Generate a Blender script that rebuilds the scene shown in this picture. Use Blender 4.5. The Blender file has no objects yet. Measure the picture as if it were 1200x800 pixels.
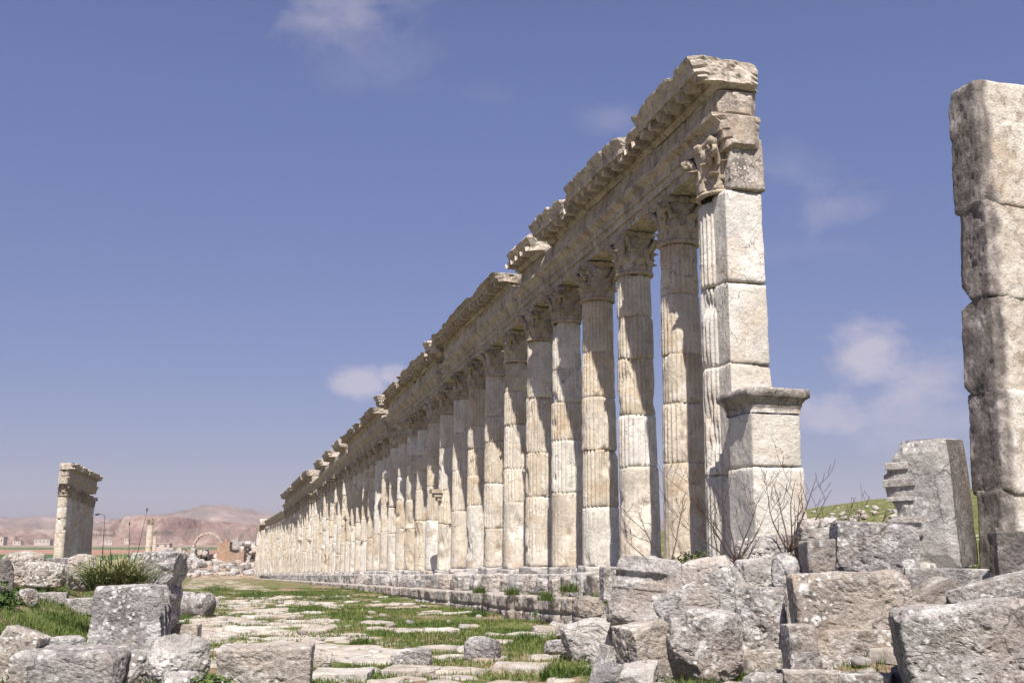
import bpy, math, random
import numpy as np
from mathutils import Vector, Matrix, Euler

scene = bpy.context.scene
C = scene.collection
R = math.radians

# ------------------------------------------------------------------ camera
F_PX, ALPHA, PITCH = 1250.0, R(15.8), math.atan(240 / 1250.0)
EYE = np.array([0.0, 0.0, 1.5])
cam = bpy.data.cameras.new('camera')
cam.lens = 37.5
cam.sensor_width = 36.0
cam.clip_end = 30000
camo = bpy.data.objects.new('camera', cam)
C.objects.link(camo)
camo.location = EYE
camo.rotation_euler = (math.pi / 2 + PITCH, 0, -ALPHA)
scene.camera = camo

# ------------------------------------------------------------------ light, exposure
SUN_EL, SUN_OFF = R(55), R(14)          # the sun stands behind the camera, a little to the street side
SUN_VEC = Vector((-math.sin(SUN_OFF) * math.cos(SUN_EL), -math.cos(SUN_OFF) * math.cos(SUN_EL), math.sin(SUN_EL)))
sun = bpy.data.lights.new('sun', 'SUN')
sun.energy = 5.0
sun.angle = R(0.5)
sun.color = (1.0, 0.94, 0.86)
suno = bpy.data.objects.new('sun', sun)
C.objects.link(suno)
suno.rotation_euler = SUN_VEC.to_track_quat('Z', 'Y').to_euler()

scene.view_settings.view_transform = 'Standard'
scene.view_settings.look = 'None'
scene.view_settings.exposure = 0.74
scene.view_settings.gamma = 1.0
scene.view_settings.use_curve_mapping = False
scene.cycles.use_denoising = True
scene.cycles.max_bounces = 5
scene.cycles.volume_bounces = 1

# world: physical sky with thin clouds, all laid out by direction on the sky itself
W = bpy.data.worlds.new('World')
scene.world = W
W.use_nodes = True
wn, wl = W.node_tree.nodes, W.node_tree.links
wn.clear()


def wnode(t, **k):
    n = wn.new(t)
    for a, b in k.items():
        setattr(n, a, b)
    return n


def wmath(op, a, b=None, c=None, clamp=False):
    n = wn.new('ShaderNodeMath')
    n.operation = op
    n.use_clamp = clamp
    for i, v in enumerate((a, b, c)):
        if v is None:
            continue
        if isinstance(v, (int, float)):
            n.inputs[i].default_value = v
        else:
            wl.new(v, n.inputs[i])
    return n.outputs[0]


sky = wnode('ShaderNodeTexSky', sky_type='NISHITA', sun_disc=False, sun_elevation=SUN_EL,
            sun_rotation=math.pi + SUN_OFF, altitude=300, air_density=1.0, dust_density=0.8, ozone_density=3.0)
tint = wnode('ShaderNodeMix', data_type='RGBA', blend_type='MULTIPLY')
tint.inputs['Factor'].default_value = 1.0
tint.inputs[7].default_value = (1.32, 1.08, 1.29, 1)
wl.new(sky.outputs[0], tint.inputs[6])
tc = wnode('ShaderNodeTexCoord')
sep = wnode('ShaderNodeSeparateXYZ')
wl.new(tc.outputs['Generated'], sep.inputs[0])
az = wmath('ARCTAN2', sep.outputs[0], sep.outputs[1])
el = wmath('ARCSINE', sep.outputs[2])
mp = wnode('ShaderNodeMapping')
mp.inputs['Scale'].default_value = (1, 1, 1.7)
wl.new(tc.outputs['Generated'], mp.inputs[0])


def wnoise(scale, detail, rough, dist=0.0):
    n = wnode('ShaderNodeTexNoise')
    n.inputs['Scale'].default_value = scale
    n.inputs['Detail'].default_value = detail
    n.inputs['Roughness'].default_value = rough
    n.inputs['Distortion'].default_value = dist
    wl.new(mp.outputs[0], n.inputs['Vector'])
    return n.outputs[0]


puff = wnoise(26, 9, 0.6)
wisp = wnoise(12, 9, 0.6, 0.35)
# azimuth, elevation (degrees), half widths, density, edge softness, wispy?
CLOUDS = [
    (34.4, 9.7, 2.7, 1.9, 0.9, 0.8, 0), (37.0, 8.4, 3.2, 2.0, 0.6, 1.0, 0), (32.3, 6.7, 2.8, 1.3, 0.6, 0.6, 0),
    (36.0, 6.4, 5.0, 2.4, 0.5, 1.0, 0), (7.7, 8.6, 2.0, 1.1, 0.8, 0.5, 0), (9.3, 9.1, 1.0, 0.7, 0.6, 0.5, 0),
    (4.8, 28.3, 4.6, 2.6, 0.6, 1.3, 1), (9.5, 28.8, 2.2, 1.4, 0.35, 1.2, 1), (8.2, 25.2, 4.5, 2.0, 0.2, 1.3, 1),
    (33.3, 17.2, 3.4, 1.5, 0.42, 1.2, 1), (31.2, 19.6, 3.0, 1.5, 0.25, 1.3, 1), (32.5, 15.2, 3.6, 0.9, 0.2, 1.3, 1),
    (21.2, 22.6, 2.4, 1.2, 0.25, 1.3, 1), (14.5, 24.0, 2.6, 1.0, 0.14, 1.3, 1), (41.0, 13.0, 2.5, 1.5, 0.3, 1.2, 1),
]
total = None
for a0, e0, wa, we, dens, soft, wispy in CLOUDS:
    da = wmath('DIVIDE', wmath('SUBTRACT', az, R(a0)), R(wa))
    de = wmath('DIVIDE', wmath('SUBTRACT', el, R(e0)), R(we))
    d = wmath('SQRT', wmath('ADD', wmath('MULTIPLY', da, da), wmath('MULTIPLY', de, de)))
    nz = wmath('MULTIPLY', wmath('SUBTRACT', wisp if wispy else puff, 0.5), 3.4 if wispy else 1.9)
    v = wmath('DIVIDE', wmath('ADD', wmath('SUBTRACT', 1.0, d), nz), soft, clamp=True)
    v = wmath('MULTIPLY', wmath('MULTIPLY', v, wmath('SUBTRACT', 1.25, wmath('MULTIPLY', d, 0.6), clamp=True)), dens)
    v = wmath('MAXIMUM', v, 0.0)
    total = v if total is None else wmath('SUBTRACT', 1.0, wmath('MULTIPLY', wmath('SUBTRACT', 1.0, total), wmath('SUBTRACT', 1.0, v)))
total = wmath('MULTIPLY', total, 0.85, clamp=True)
# the lower sky is dimmed towards the horizon
dim = wmath('MULTIPLY_ADD', wmath('SMOOTH_MIN', wmath('DIVIDE', wmath('MAXIMUM', el, 0.0), R(24)), 1.0, 0.2), 0.50, 0.50)
dimc = wnode('ShaderNodeMix', data_type='RGBA', blend_type='MULTIPLY')
dimc.inputs['Factor'].default_value = 1.0
wl.new(tint.outputs[2], dimc.inputs[6])
wl.new(dim, dimc.inputs[7])
cl = wnode('ShaderNodeMix', data_type='RGBA')
wl.new(total, cl.inputs['Factor'])
wl.new(dimc.outputs[2], cl.inputs[6])
cl.inputs[7].default_value = (6.6, 6.1, 7.0, 1)
bg = wnode('ShaderNodeBackground')
bg.inputs['Strength'].default_value = 0.055
wl.new(cl.outputs[2], bg.inputs['Color'])
wo = wnode('ShaderNodeOutputWorld')
wl.new(bg.outputs[0], wo.inputs['Surface'])

# ------------------------------------------------------------------ view geometry (pixels of the 1200x800 photograph)
FH = np.array([math.sin(ALPHA), math.cos(ALPHA), 0.0])
RT = np.array([math.cos(ALPHA), -math.sin(ALPHA), 0.0])
FWD = math.cos(PITCH) * FH + math.sin(PITCH) * np.array([0, 0, 1.0])
UPV = -math.sin(PITCH) * FH + math.cos(PITCH) * np.array([0, 0, 1.0])


def ray(px, py):
    return FWD + (px - 600) / F_PX * RT + (400 - py) / F_PX * UPV


def at(px, py, dist):
    """World point seen at a pixel, at a given horizontal distance ahead."""
    r = ray(px, py)
    return EYE + r * (dist / (r @ FH))


# ------------------------------------------------------------------ numpy noise
_rng = np.random.RandomState(7)
_perm = _rng.permutation(256)
_perm = np.concatenate([_perm, _perm, _perm])
_val = _rng.rand(256) * 2 - 1


def vnoise(p):
    p = np.asarray(p, float)
    i = np.floor(p).astype(int)
    f = p - i
    f = f * f * (3 - 2 * f)
    i &= 255
    out = 0
    for dx in (0, 1):
        wx = f[:, 0] if dx else 1 - f[:, 0]
        for dy in (0, 1):
            wy = f[:, 1] if dy else 1 - f[:, 1]
            for dz in (0, 1):
                wz = f[:, 2] if dz else 1 - f[:, 2]
                h = _perm[_perm[_perm[(i[:, 0] + dx) & 255] + ((i[:, 1] + dy) & 255)] + ((i[:, 2] + dz) & 255)]
                out = out + wx * wy * wz * _val[h]
    return out


def fbm(p, octv=4, gain=0.5, lac=2.03):
    p = np.asarray(p, float)
    a, s, t = 1.0, 0, 0
    for k in range(octv):
        s = s + a * vnoise(p + 17.3 * k)
        t += a
        a *= gain
        p = p * lac
    return s / t


def sstep(x, a, b):
    t = np.clip((np.asarray(x, float) - a) / (b - a), 0, 1)
    return t * t * (3 - 2 * t)


# ------------------------------------------------------------------ mesh helpers
def mesh_data(name, verts, faces, mat, smooth=True):
    me = bpy.data.meshes.new(name)
    verts = np.asarray(verts, np.float32)
    if isinstance(faces, np.ndarray):
        k = faces.shape[1]
        me.vertices.add(len(verts))
        me.vertices.foreach_set('co', verts.ravel())
        me.loops.add(faces.size)
        me.loops.foreach_set('vertex_index', faces.ravel().astype(np.int32))
        me.polygons.add(len(faces))
        me.polygons.foreach_set('loop_start', np.arange(0, faces.size, k, dtype=np.int32))
        me.update(calc_edges=True)
    else:
        me.from_pydata(verts.tolist(), [], faces)
        me.update()
    me.polygons.foreach_set('use_smooth', np.full(len(me.polygons), smooth, dtype=bool))
    if mat:
        me.materials.append(mat)
    return me


def link(name, me, parent=None, loc=None, rot=None):
    o = bpy.data.objects.new(name, me)
    C.objects.link(o)
    if parent is not None:
        o.parent = parent
    if loc is not None:
        o.location = loc
    if rot is not None:
        o.rotation_euler = rot
    return o


def tag(o, label, cat, group=None):
    o['label'] = label
    o['category'] = cat
    o['kind'] = 'thing'
    if group:
        o['group'] = group
    return o


def thing(name, label, cat, loc=(0, 0, 0), rz=0.0, group=None):
    o = bpy.data.objects.new(name, None)
    C.objects.link(o)
    o.empty_display_size = 0.2
    o.location = loc
    o.rotation_euler = (0, 0, rz)
    return tag(o, label, cat, group)


def structure(o):
    o['kind'] = 'structure'
    return o


def dup(root, label, group=None):
    r = root.copy()
    C.objects.link(r)
    r['label'] = label
    if group:
        r['group'] = group
    for ch in list(root.children):
        c = ch.copy()
        C.objects.link(c)
        c.parent = r
        for g in ch.children:
            d = g.copy()
            C.objects.link(d)
            d.parent = c
    return r


class MB:
    """Collects vertices and faces."""
    def __init__(self):
        self.v, self.f, self.n = [], [], 0

    def add(self, v, f):
        v = np.asarray(v, float)
        self.v.append(v)
        self.f.extend([[int(i) + self.n for i in q] for q in f])
        self.n += len(v)

    def verts(self):
        return np.concatenate(self.v)

    def build(self, name, mat, parent=None, smooth=True, **k):
        return link(name, mesh_data(name, self.verts(), self.f, mat, smooth), parent, **k)


def grid_faces(nu, nv, wrap_u=False, wrap_v=False, off=0):
    iu = np.arange(nu if wrap_u else nu - 1)
    iv = np.arange(nv if wrap_v else nv - 1)
    a, b = np.meshgrid(iu, iv, indexing='ij')
    a2, b2 = (a + 1) % nu, (b + 1) % nv
    q = np.stack([a * nv + b, a2 * nv + b, a2 * nv + b2, a * nv + b2], -1)
    return q.reshape(-1, 4) + off


def box_verts(x0, x1, y0, y1, z0, z1):
    v = [(x, y, z) for z in (z0, z1) for y in (y0, y1) for x in (x0, x1)]
    f = [(0, 2, 3, 1), (4, 5, 7, 6), (0, 1, 5, 4), (2, 6, 7, 3), (0, 4, 6, 2), (1, 3, 7, 5)]
    return v, f


def tube(mb, pts, radii, sides=6):
    pts = [Vector(p) for p in pts]
    rings = []
    up = Vector((0.31, 0.2, 0.93))
    for i, p in enumerate(pts):
        d = (pts[min(i + 1, len(pts) - 1)] - pts[max(i - 1, 0)]).normalized()
        a = d.cross(up)
        if a.length < 1e-3:
            a = d.cross(Vector((1, 0, 0)))
        a.normalize()
        b = d.cross(a)
        for k in range(sides):
            t = 2 * math.pi * k / sides
            rings.append(p + (a * math.cos(t) + b * math.sin(t)) * radii[i])
    f = []
    n = len(pts)
    for i in range(n - 1):
        for k in range(sides):
            k2 = (k + 1) % sides
            f.append((i * sides + k, i * sides + k2, (i + 1) * sides + k2, (i + 1) * sides + k))
    f.append(tuple(range(sides))[::-1])
    f.append(tuple(range((n - 1) * sides, n * sides)))
    mb.add([tuple(p) for p in rings], f)


_cube_cache = {}


def cube_lattice(n):
    if n in _cube_cache:
        return _cube_cache[n]
    idx = -np.ones((n + 1,) * 3, int)
    g = np.indices((n + 1,) * 3)
    on = ((g == 0) | (g == n)).any(0)
    idx[on] = np.arange(on.sum())
    v = np.stack([g[k][on] for k in range(3)], 1) / n * 2.0 - 1
    faces = []
    a = np.arange(n)
    A, B = [q.ravel() for q in np.meshgrid(a, a, indexing='ij')]
    for ax in range(3):
        for side in (0, n):
            def I(p, q):
                c = [None] * 3
                c[ax] = np.full_like(p, side)
                c[(ax + 1) % 3] = p
                c[(ax + 2) % 3] = q
                return idx[c[0], c[1], c[2]]
            q = np.stack([I(A, B), I(A + 1, B), I(A + 1, B + 1), I(A, B + 1)], 1)
            faces.append(q if side else q[:, ::-1])
    _cube_cache[n] = (v, np.concatenate(faces))
    return _cube_cache[n]


def rock_verts(w, d, h, n=22, seed=0, rnd=0.10, sph=0.0, cuts=5, cutmin=0.78, rough=1.0, taper=(0, 0), shear=(0, 0)):
    """A weathered block or boulder centred on the origin, w x d x h metres."""
    rs = np.random.RandomState(seed)
    v, faces = cube_lattice(n)
    half = np.array([w, d, h]) / 2.0
    p = v * half
    r = rnd * half.min() * 2
    q = np.clip(p, -(half - r), half - r)
    dv = p - q
    ln = np.linalg.norm(dv, axis=1, keepdims=True)
    p = q + r * dv / np.maximum(ln, 1e-9)
    if sph > 0:
        ps = v / np.linalg.norm(v, axis=1, keepdims=True) * half * 1.08
        p = p * (1 - sph) + ps * sph
    for k in range(cuts):
        nn = rs.normal(size=3)
        nn /= np.linalg.norm(nn)
        if abs(nn).max() > 0.93:
            nn = np.roll(nn, 1) + 0.5
            nn /= np.linalg.norm(nn)
        m = (p * nn).sum(1)
        lim = m.max() * rs.uniform(cutmin, 0.97)
        over = np.maximum(m - lim, 0)
        p = p - over[:, None] * nn * 0.93
    zt = p[:, 2] / half[2]
    p[:, 0] = p[:, 0] * (1 + taper[0] * zt) + shear[0] * zt * half[0]
    p[:, 1] = p[:, 1] * (1 + taper[1] * zt) + shear[1] * zt * half[1]
    s = (w * d * h) ** (1 / 3.0)
    nd = p / half
    nd /= np.maximum(np.linalg.norm(nd, axis=1, keepdims=True), 1e-6)
    o = rs.uniform(0, 200, 3)
    low = fbm(p * (1.5 / s) + o, 3)
    mid = fbm(p * 4.0 + o * 1.7, 5, 0.6)
    rid = np.abs(fbm(p * np.array([2.2, 2.2, 4.5]) + o * 0.7, 4, 0.6))
    pit = np.maximum(fbm(p * 11.0 + o * 2.3, 3) - 0.22, 0)
    fine = fbm(p * 26.0 + o, 2)
    q = min(s, 1.2)
    p = p + nd * ((low * 0.07 * s + mid * 0.035 * q - np.maximum(0.06 - rid, 0) * 0.28 * q - pit * 0.10 * q + fine * 0.010) * rough)[:, None]
    return p, faces


# ------------------------------------------------------------------ materials
def new_mat(name, rough=0.9):
    m = bpy.data.materials.new(name)
    m.use_nodes = True
    nt = m.node_tree
    b = nt.nodes['Principled BSDF']
    b.inputs['Roughness'].default_value = rough
    b.inputs['Specular IOR Level'].default_value = 0.25
    return m, nt, b


class NT:
    def __init__(self, nt):
        self.nt = nt
        n = nt.nodes.new('ShaderNodeTexCoord')
        oi = nt.nodes.new('ShaderNodeObjectInfo')
        self.rand = oi.outputs['Random']
        add = nt.nodes.new('ShaderNodeVectorMath')
        add.operation = 'MULTIPLY_ADD'
        nt.links.new(self.rand, add.inputs[0])
        add.inputs[1].default_value = (37.0, 91.0, 53.0)
        nt.links.new(n.outputs['Object'], add.inputs[2])
        self.co = add.outputs[0]
        self.obj = n.outputs['Object']

    def sock(self, v, s):
        if isinstance(v, (int, float)):
            s.default_value = v
        elif isinstance(v, tuple):
            s.default_value = v if len(v) == len(s.default_value) else v + (1,)
        else:
            self.nt.links.new(v, s)

    def scale(self, vec, k):
        n = self.nt.nodes.new('ShaderNodeMapping')
        self.nt.links.new(vec, n.inputs[0])
        n.inputs['Scale'].default_value = k
        return n.outputs[0]

    def noise(self, scale, detail=4, rough=0.55, dist=0.0, vec=None):
        n = self.nt.nodes.new('ShaderNodeTexNoise')
        n.inputs['Scale'].default_value = scale
        n.inputs['Detail'].default_value = detail
        n.inputs['Roughness'].default_value = rough
        n.inputs['Distortion'].default_value = dist
        self.nt.links.new(vec if vec is not None else self.co, n.inputs['Vector'])
        return n.outputs[0]

    def voro(self, scale, vec=None, feat='F1'):
        n = self.nt.nodes.new('ShaderNodeTexVoronoi')
        n.feature = feat
        n.inputs['Scale'].default_value = scale
        self.nt.links.new(vec if vec is not None else self.co, n.inputs['Vector'])
        return n.outputs['Distance']

    def math(self, op, a, b=0.0, c=None, clamp=False):
        n = self.nt.nodes.new('ShaderNodeMath')
        n.operation = op
        n.use_clamp = clamp
        self.sock(a, n.inputs[0])
        self.sock(b, n.inputs[1])
        if c is not None:
            self.sock(c, n.inputs[2])
        return n.outputs[0]

    def ramp(self, f, stops, interp='LINEAR'):
        n = self.nt.nodes.new('ShaderNodeValToRGB')
        n.color_ramp.interpolation = interp
        e = n.color_ramp.elements
        while len(e) < len(stops):
            e.new(0.5)
        for i, (p, c) in enumerate(stops):
            e[i].position = p
            e[i].color = c + (1,) if isinstance(c, tuple) else (c, c, c, 1)
        self.nt.links.new(f, n.inputs[0])
        return n.outputs[0]

    def mix(self, f, a, b, mode='MIX'):
        n = self.nt.nodes.new('ShaderNodeMix')
        n.data_type = 'RGBA'
        n.blend_type = mode
        self.sock(f, n.inputs[0])
        self.sock(a, n.inputs[6])
        self.sock(b, n.inputs[7])
        return n.outputs[2]

    def bump(self, h, strength, dist, bsdf, prev=None):
        n = self.nt.nodes.new('ShaderNodeBump')
        n.inputs['Strength'].default_value = strength
        n.inputs['Distance'].default_value = dist
        self.nt.links.new(h, n.inputs['Height'])
        if prev is not None:
            self.nt.links.new(prev, n.inputs['Normal'])
        self.nt.links.new(n.outputs[0], bsdf.inputs['Normal'])
        return n.outputs[0]


def stone(name, tones, stain=(0.40, 0.25, 0.14), stain_amt=0.5, dark=(0.13, 0.115, 0.105), dark_amt=0.4, pale=(0.62, 0.59, 0.54),
          pale_amt=0.3, streak=0.0, bump=0.6, spk=0.5, scale=1.0, crack=1.3, spots=0.0):
    m, nt, b = new_mat(name)
    k = NT(nt)
    n = len(tones)
    base = k.ramp(k.rand, [((i + 0.5) / n, t) for i, t in enumerate(tones)])
    var = k.noise(0.9 * scale, 5, 0.6)
    base = k.mix(1.0, base, k.ramp(var, [(0.25, 0.72), (0.75, 1.2)]), 'MULTIPLY')
    st = k.noise(0.75 * scale, 6, 0.62, 0.6)
    base = k.mix(k.math('MULTIPLY', k.ramp(st, [(0.53, 0.0), (0.64, 1.0)]), stain_amt), base, stain)
    if pale_amt:
        pn = k.noise(2.3 * scale, 8, 0.68, 0.3)
        base = k.mix(k.math('MULTIPLY', k.ramp(pn, [(0.53, 0.0), (0.60, 1.0)]), pale_amt), base, pale)
    if dark_amt:
        dn = k.noise(1.7 * scale, 9, 0.70, 0.4)
        base = k.mix(k.math('MULTIPLY', k.ramp(dn, [(0.52, 0.0), (0.62, 1.0)]), dark_amt), base, dark)
    if streak:
        sn = k.noise(1.0, 5, 0.6, 0.2, k.scale(k.co, (5.5, 5.5, 0.45)))
        base = k.mix(k.math('MULTIPLY', k.ramp(sn, [(0.52, 0.0), (0.66, 1.0)]), streak), base, tuple(c * 1.5 for c in dark))
    sp = k.noise(16 * scale, 6, 0.75)
    base = k.mix(spk, base, k.ramp(sp, [(0.34, 0.42), (0.47, 0.95), (0.62, 1.12), (0.75, 1.35)]), 'MULTIPLY')
    sp2 = k.noise(52 * scale, 3, 0.7)
    base = k.mix(spk, base, k.ramp(sp2, [(0.33, 0.55), (0.5, 1.0), (0.7, 1.25)]), 'MULTIPLY')
    if spots:
        for sc_, th, col_ in ((4.5, 0.24, (0.60, 0.59, 0.56)), (11.0, 0.30, (0.63, 0.62, 0.60)), (6.5, 0.20, (0.14, 0.125, 0.115))):
            vd = k.math('ADD', k.voro(sc_), k.math('MULTIPLY', k.math('SUBTRACT', k.noise(9 * scale, 5, 0.7), 0.5), 0.5))
            mk = k.ramp(vd, [(th - 0.04, 1.0), (th + 0.04, 0.0)])
            base = k.mix(k.math('MULTIPLY', k.math('MULTIPLY', mk, k.ramp(k.noise(1.1, 3, 0.5), [(0.45, 0.0), (0.58, 1.0)])), spots), base, col_)
    wob = nt.nodes.new('ShaderNodeVectorMath')
    wob.operation = 'MULTIPLY_ADD'
    wn3 = nt.nodes.new('ShaderNodeTexNoise')
    wn3.inputs['Scale'].default_value = 3.0
    wn3.inputs['Detail'].default_value = 5
    nt.links.new(k.co, wn3.inputs['Vector'])
    nt.links.new(wn3.outputs['Color'], wob.inputs[0])
    wob.inputs[1].default_value = (0.5, 0.5, 0.5)
    nt.links.new(k.co, wob.inputs[2])
    ck = k.ramp(k.voro(crack, wob.outputs[0], 'DISTANCE_TO_EDGE'), [(0.0, 1.0), (0.018, 0.0)])
    ck = k.math('MULTIPLY', ck, k.ramp(k.noise(0.9, 3, 0.5), [(0.5, 0.0), (0.56, 0.8)]))
    base = k.mix(ck, base, tuple(c * 0.45 for c in dark))
    nt.links.new(base, b.inputs['Base Color'])
    h1 = k.noise(7 * scale, 8, 0.68)
    h2 = k.noise(34 * scale, 5, 0.7)
    pr = k.bump(h1, bump, 0.07, b)
    pr = k.bump(h2, bump * 0.7, 0.02, b, pr)
    return m


M = {}
M['column'] = stone('column_limestone', [(0.56, 0.495, 0.405), (0.63, 0.595, 0.53), (0.56, 0.475, 0.36), (0.63, 0.575, 0.49), (0.54, 0.465, 0.36), (0.66, 0.63, 0.575)],
                    stain=(0.42, 0.30, 0.19), stain_amt=0.6, dark_amt=0.32, dark=(0.21, 0.18, 0.15), pale=(0.66, 0.63, 0.575), pale_amt=0.5, streak=0.26, spk=0.5, bump=0.6)
M['entab'] = stone('entablature_limestone', [(0.48, 0.42, 0.355), (0.53, 0.47, 0.40), (0.45, 0.385, 0.325)],
                   stain=(0.35, 0.255, 0.18), stain_amt=0.5, dark_amt=0.55, dark=(0.13, 0.11, 0.095), pale=(0.56, 0.51, 0.45), pale_amt=0.5, streak=0.6, spk=0.6)
M['cap'] = stone('capital_limestone', [(0.40, 0.33, 0.255), (0.45, 0.38, 0.30), (0.36, 0.29, 0.22)],
                 stain_amt=0.3, dark_amt=0.5, dark=(0.15, 0.125, 0.105), pale_amt=0.35, spk=0.5)
M['pale'] = stone('pale_limestone', [(0.60, 0.565, 0.51), (0.57, 0.52, 0.45), (0.63, 0.60, 0.55)],
                  stain=(0.48, 0.36, 0.25), stain_amt=0.4, dark_amt=0.28, dark=(0.26, 0.24, 0.22), pale=(0.68, 0.66, 0.62), pale_amt=0.4, spk=0.45, bump=0.7)
M['rubble'] = stone('rubble_limestone', [(0.33, 0.305, 0.29), (0.38, 0.35, 0.33), (0.35, 0.315, 0.29), (0.31, 0.29, 0.285)],
                    stain=(0.33, 0.265, 0.205), stain_amt=0.5, dark_amt=0.62, dark=(0.105, 0.095, 0.09), pale=(0.58, 0.56, 0.54), pale_amt=0.75, spk=0.85, bump=1.0, spots=0.8)
M['warm'] = stone('warm_rubble_limestone', [(0.38, 0.335, 0.29), (0.41, 0.365, 0.315), (0.35, 0.305, 0.26)],
                  stain=(0.38, 0.285, 0.20), stain_amt=0.5, dark_amt=0.65, dark=(0.12, 0.105, 0.095), pale=(0.58, 0.55, 0.51), pale_amt=0.5, spk=0.65, bump=0.9, spots=0.8)
M['white'] = stone('bleached_limestone', [(0.40, 0.375, 0.35), (0.45, 0.42, 0.39), (0.36, 0.34, 0.32)],
                   stain=(0.42, 0.33, 0.25), stain_amt=0.35, dark_amt=0.6, dark=(0.16, 0.145, 0.135), pale=(0.60, 0.58, 0.55), pale_amt=0.5, spk=0.6, bump=0.8, spots=0.8)
M['slab'] = stone('paving_limestone', [(0.38, 0.335, 0.29), (0.43, 0.395, 0.35), (0.34, 0.295, 0.25), (0.46, 0.43, 0.39)],
                  stain=(0.36, 0.24, 0.15), stain_amt=0.45, dark_amt=0.35, dark=(0.2, 0.175, 0.15), pale=(0.62, 0.59, 0.53), pale_amt=0.4, spk=0.5, bump=0.5)
M['lichen'] = stone('lichen_and_shade_limestone', [(0.20, 0.18, 0.165), (0.17, 0.15, 0.14)],
                    stain=(0.30, 0.22, 0.16), stain_amt=0.3, dark_amt=0.7, dark=(0.075, 0.065, 0.06), pale=(0.46, 0.43, 0.40), pale_amt=0.35, spk=0.75, bump=0.9)  # also painted on one side of the carved block as its shade
M['ochre'] = stone('ochre_masonry', [(0.34, 0.235, 0.165), (0.31, 0.22, 0.16)], stain=(0.36, 0.17, 0.08), dark_amt=0.3, pale=(0.5, 0.38, 0.26), pale_amt=0.3)


def lichen_pier_mat():
    """Pale broken stone whose street side is overgrown with dark lichen (a real crust, laid out on the stone itself)."""
    m, nt, b = new_mat('lichen_pier_limestone')
    k = NT(nt)
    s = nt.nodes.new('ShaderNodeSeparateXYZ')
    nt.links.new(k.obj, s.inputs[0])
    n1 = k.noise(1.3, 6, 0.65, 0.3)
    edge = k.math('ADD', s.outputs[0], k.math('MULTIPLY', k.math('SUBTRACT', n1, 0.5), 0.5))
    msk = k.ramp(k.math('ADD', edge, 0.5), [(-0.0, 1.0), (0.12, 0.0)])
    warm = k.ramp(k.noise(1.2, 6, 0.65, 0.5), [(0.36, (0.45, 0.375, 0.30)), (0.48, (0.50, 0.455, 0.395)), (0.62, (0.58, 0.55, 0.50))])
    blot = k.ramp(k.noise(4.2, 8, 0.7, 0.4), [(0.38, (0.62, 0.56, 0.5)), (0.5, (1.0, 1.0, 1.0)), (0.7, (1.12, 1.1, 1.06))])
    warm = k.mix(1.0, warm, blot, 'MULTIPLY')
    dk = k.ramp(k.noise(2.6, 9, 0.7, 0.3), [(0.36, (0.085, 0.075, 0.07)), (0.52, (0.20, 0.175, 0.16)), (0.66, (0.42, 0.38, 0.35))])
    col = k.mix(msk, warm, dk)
    col = k.mix(0.7, col, k.ramp(k.noise(24, 5, 0.75), [(0.32, 0.4), (0.48, 1.0), (0.72, 1.25)]), 'MULTIPLY')
    nt.links.new(col, b.inputs['Base Color'])
    pr = k.bump(k.noise(6, 8, 0.7), 0.5, 0.05, b)
    k.bump(k.noise(30, 5, 0.7), 0.7, 0.025, b, pr)
    return m


M['pier'] = lichen_pier_mat()


def leaf_mat(name, stops, trans=0.25, rough=0.6):
    m, nt, b = new_mat(name, rough)
    at_ = nt.nodes.new('ShaderNodeAttribute')
    at_.attribute_name = 'tone'
    k = NT(nt)
    nt.links.new(k.ramp(at_.outputs['Fac'], stops), b.inputs['Base Color'])
    b.inputs['Transmission Weight'].default_value = 0.0
    return m


M['grass'] = leaf_mat('grass_blades', [(0.0, (0.032, 0.06, 0.011)), (0.4, (0.068, 0.11, 0.018)), (0.7, (0.115, 0.145, 0.034)), (0.85, (0.21, 0.18, 0.08)), (1.0, (0.32, 0.26, 0.14))])
M['leaf'] = leaf_mat('weed_leaves', [(0.0, (0.03, 0.06, 0.012)), (0.5, (0.07, 0.115, 0.022)), (1.0, (0.14, 0.17, 0.045))])
M['dryleaf'] = leaf_mat('olive_leaves', [(0.0, (0.035, 0.05, 0.014)), (0.5, (0.075, 0.09, 0.026)), (1.0, (0.15, 0.14, 0.05))])
M['strap'] = leaf_mat('strap_leaves', [(0.0, (0.05, 0.08, 0.03)), (0.5, (0.13, 0.165, 0.065)), (0.85, (0.24, 0.26, 0.11)), (1.0, (0.36, 0.31, 0.17))])


def plain(name, col, rough=0.8, var=0.25, sc=6.0):
    m, nt, b = new_mat(name, rough)
    k = NT(nt)
    c = k.mix(1.0, col, k.ramp(k.noise(sc, 5, 0.6), [(0.3, 1 - var), (0.7, 1 + var)]), 'MULTIPLY')
    nt.links.new(c, b.inputs['Base Color'])
    return m


M['twig'] = plain('twig_bark', (0.085, 0.055, 0.045), 0.85, 0.35, 14)
M['metal'] = plain('dark_painted_metal', (0.05, 0.04, 0.04), 0.5)
M['plaster'] = plain('whitewashed_plaster', (0.42, 0.37, 0.32), 0.9, 0.12, 0.4)
M['opening'] = plain('dark_window', (0.06, 0.06, 0.07), 0.4)
M['flower'] = plain('flower_white', (0.7, 0.68, 0.6), 0.7, 0.1)


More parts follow.
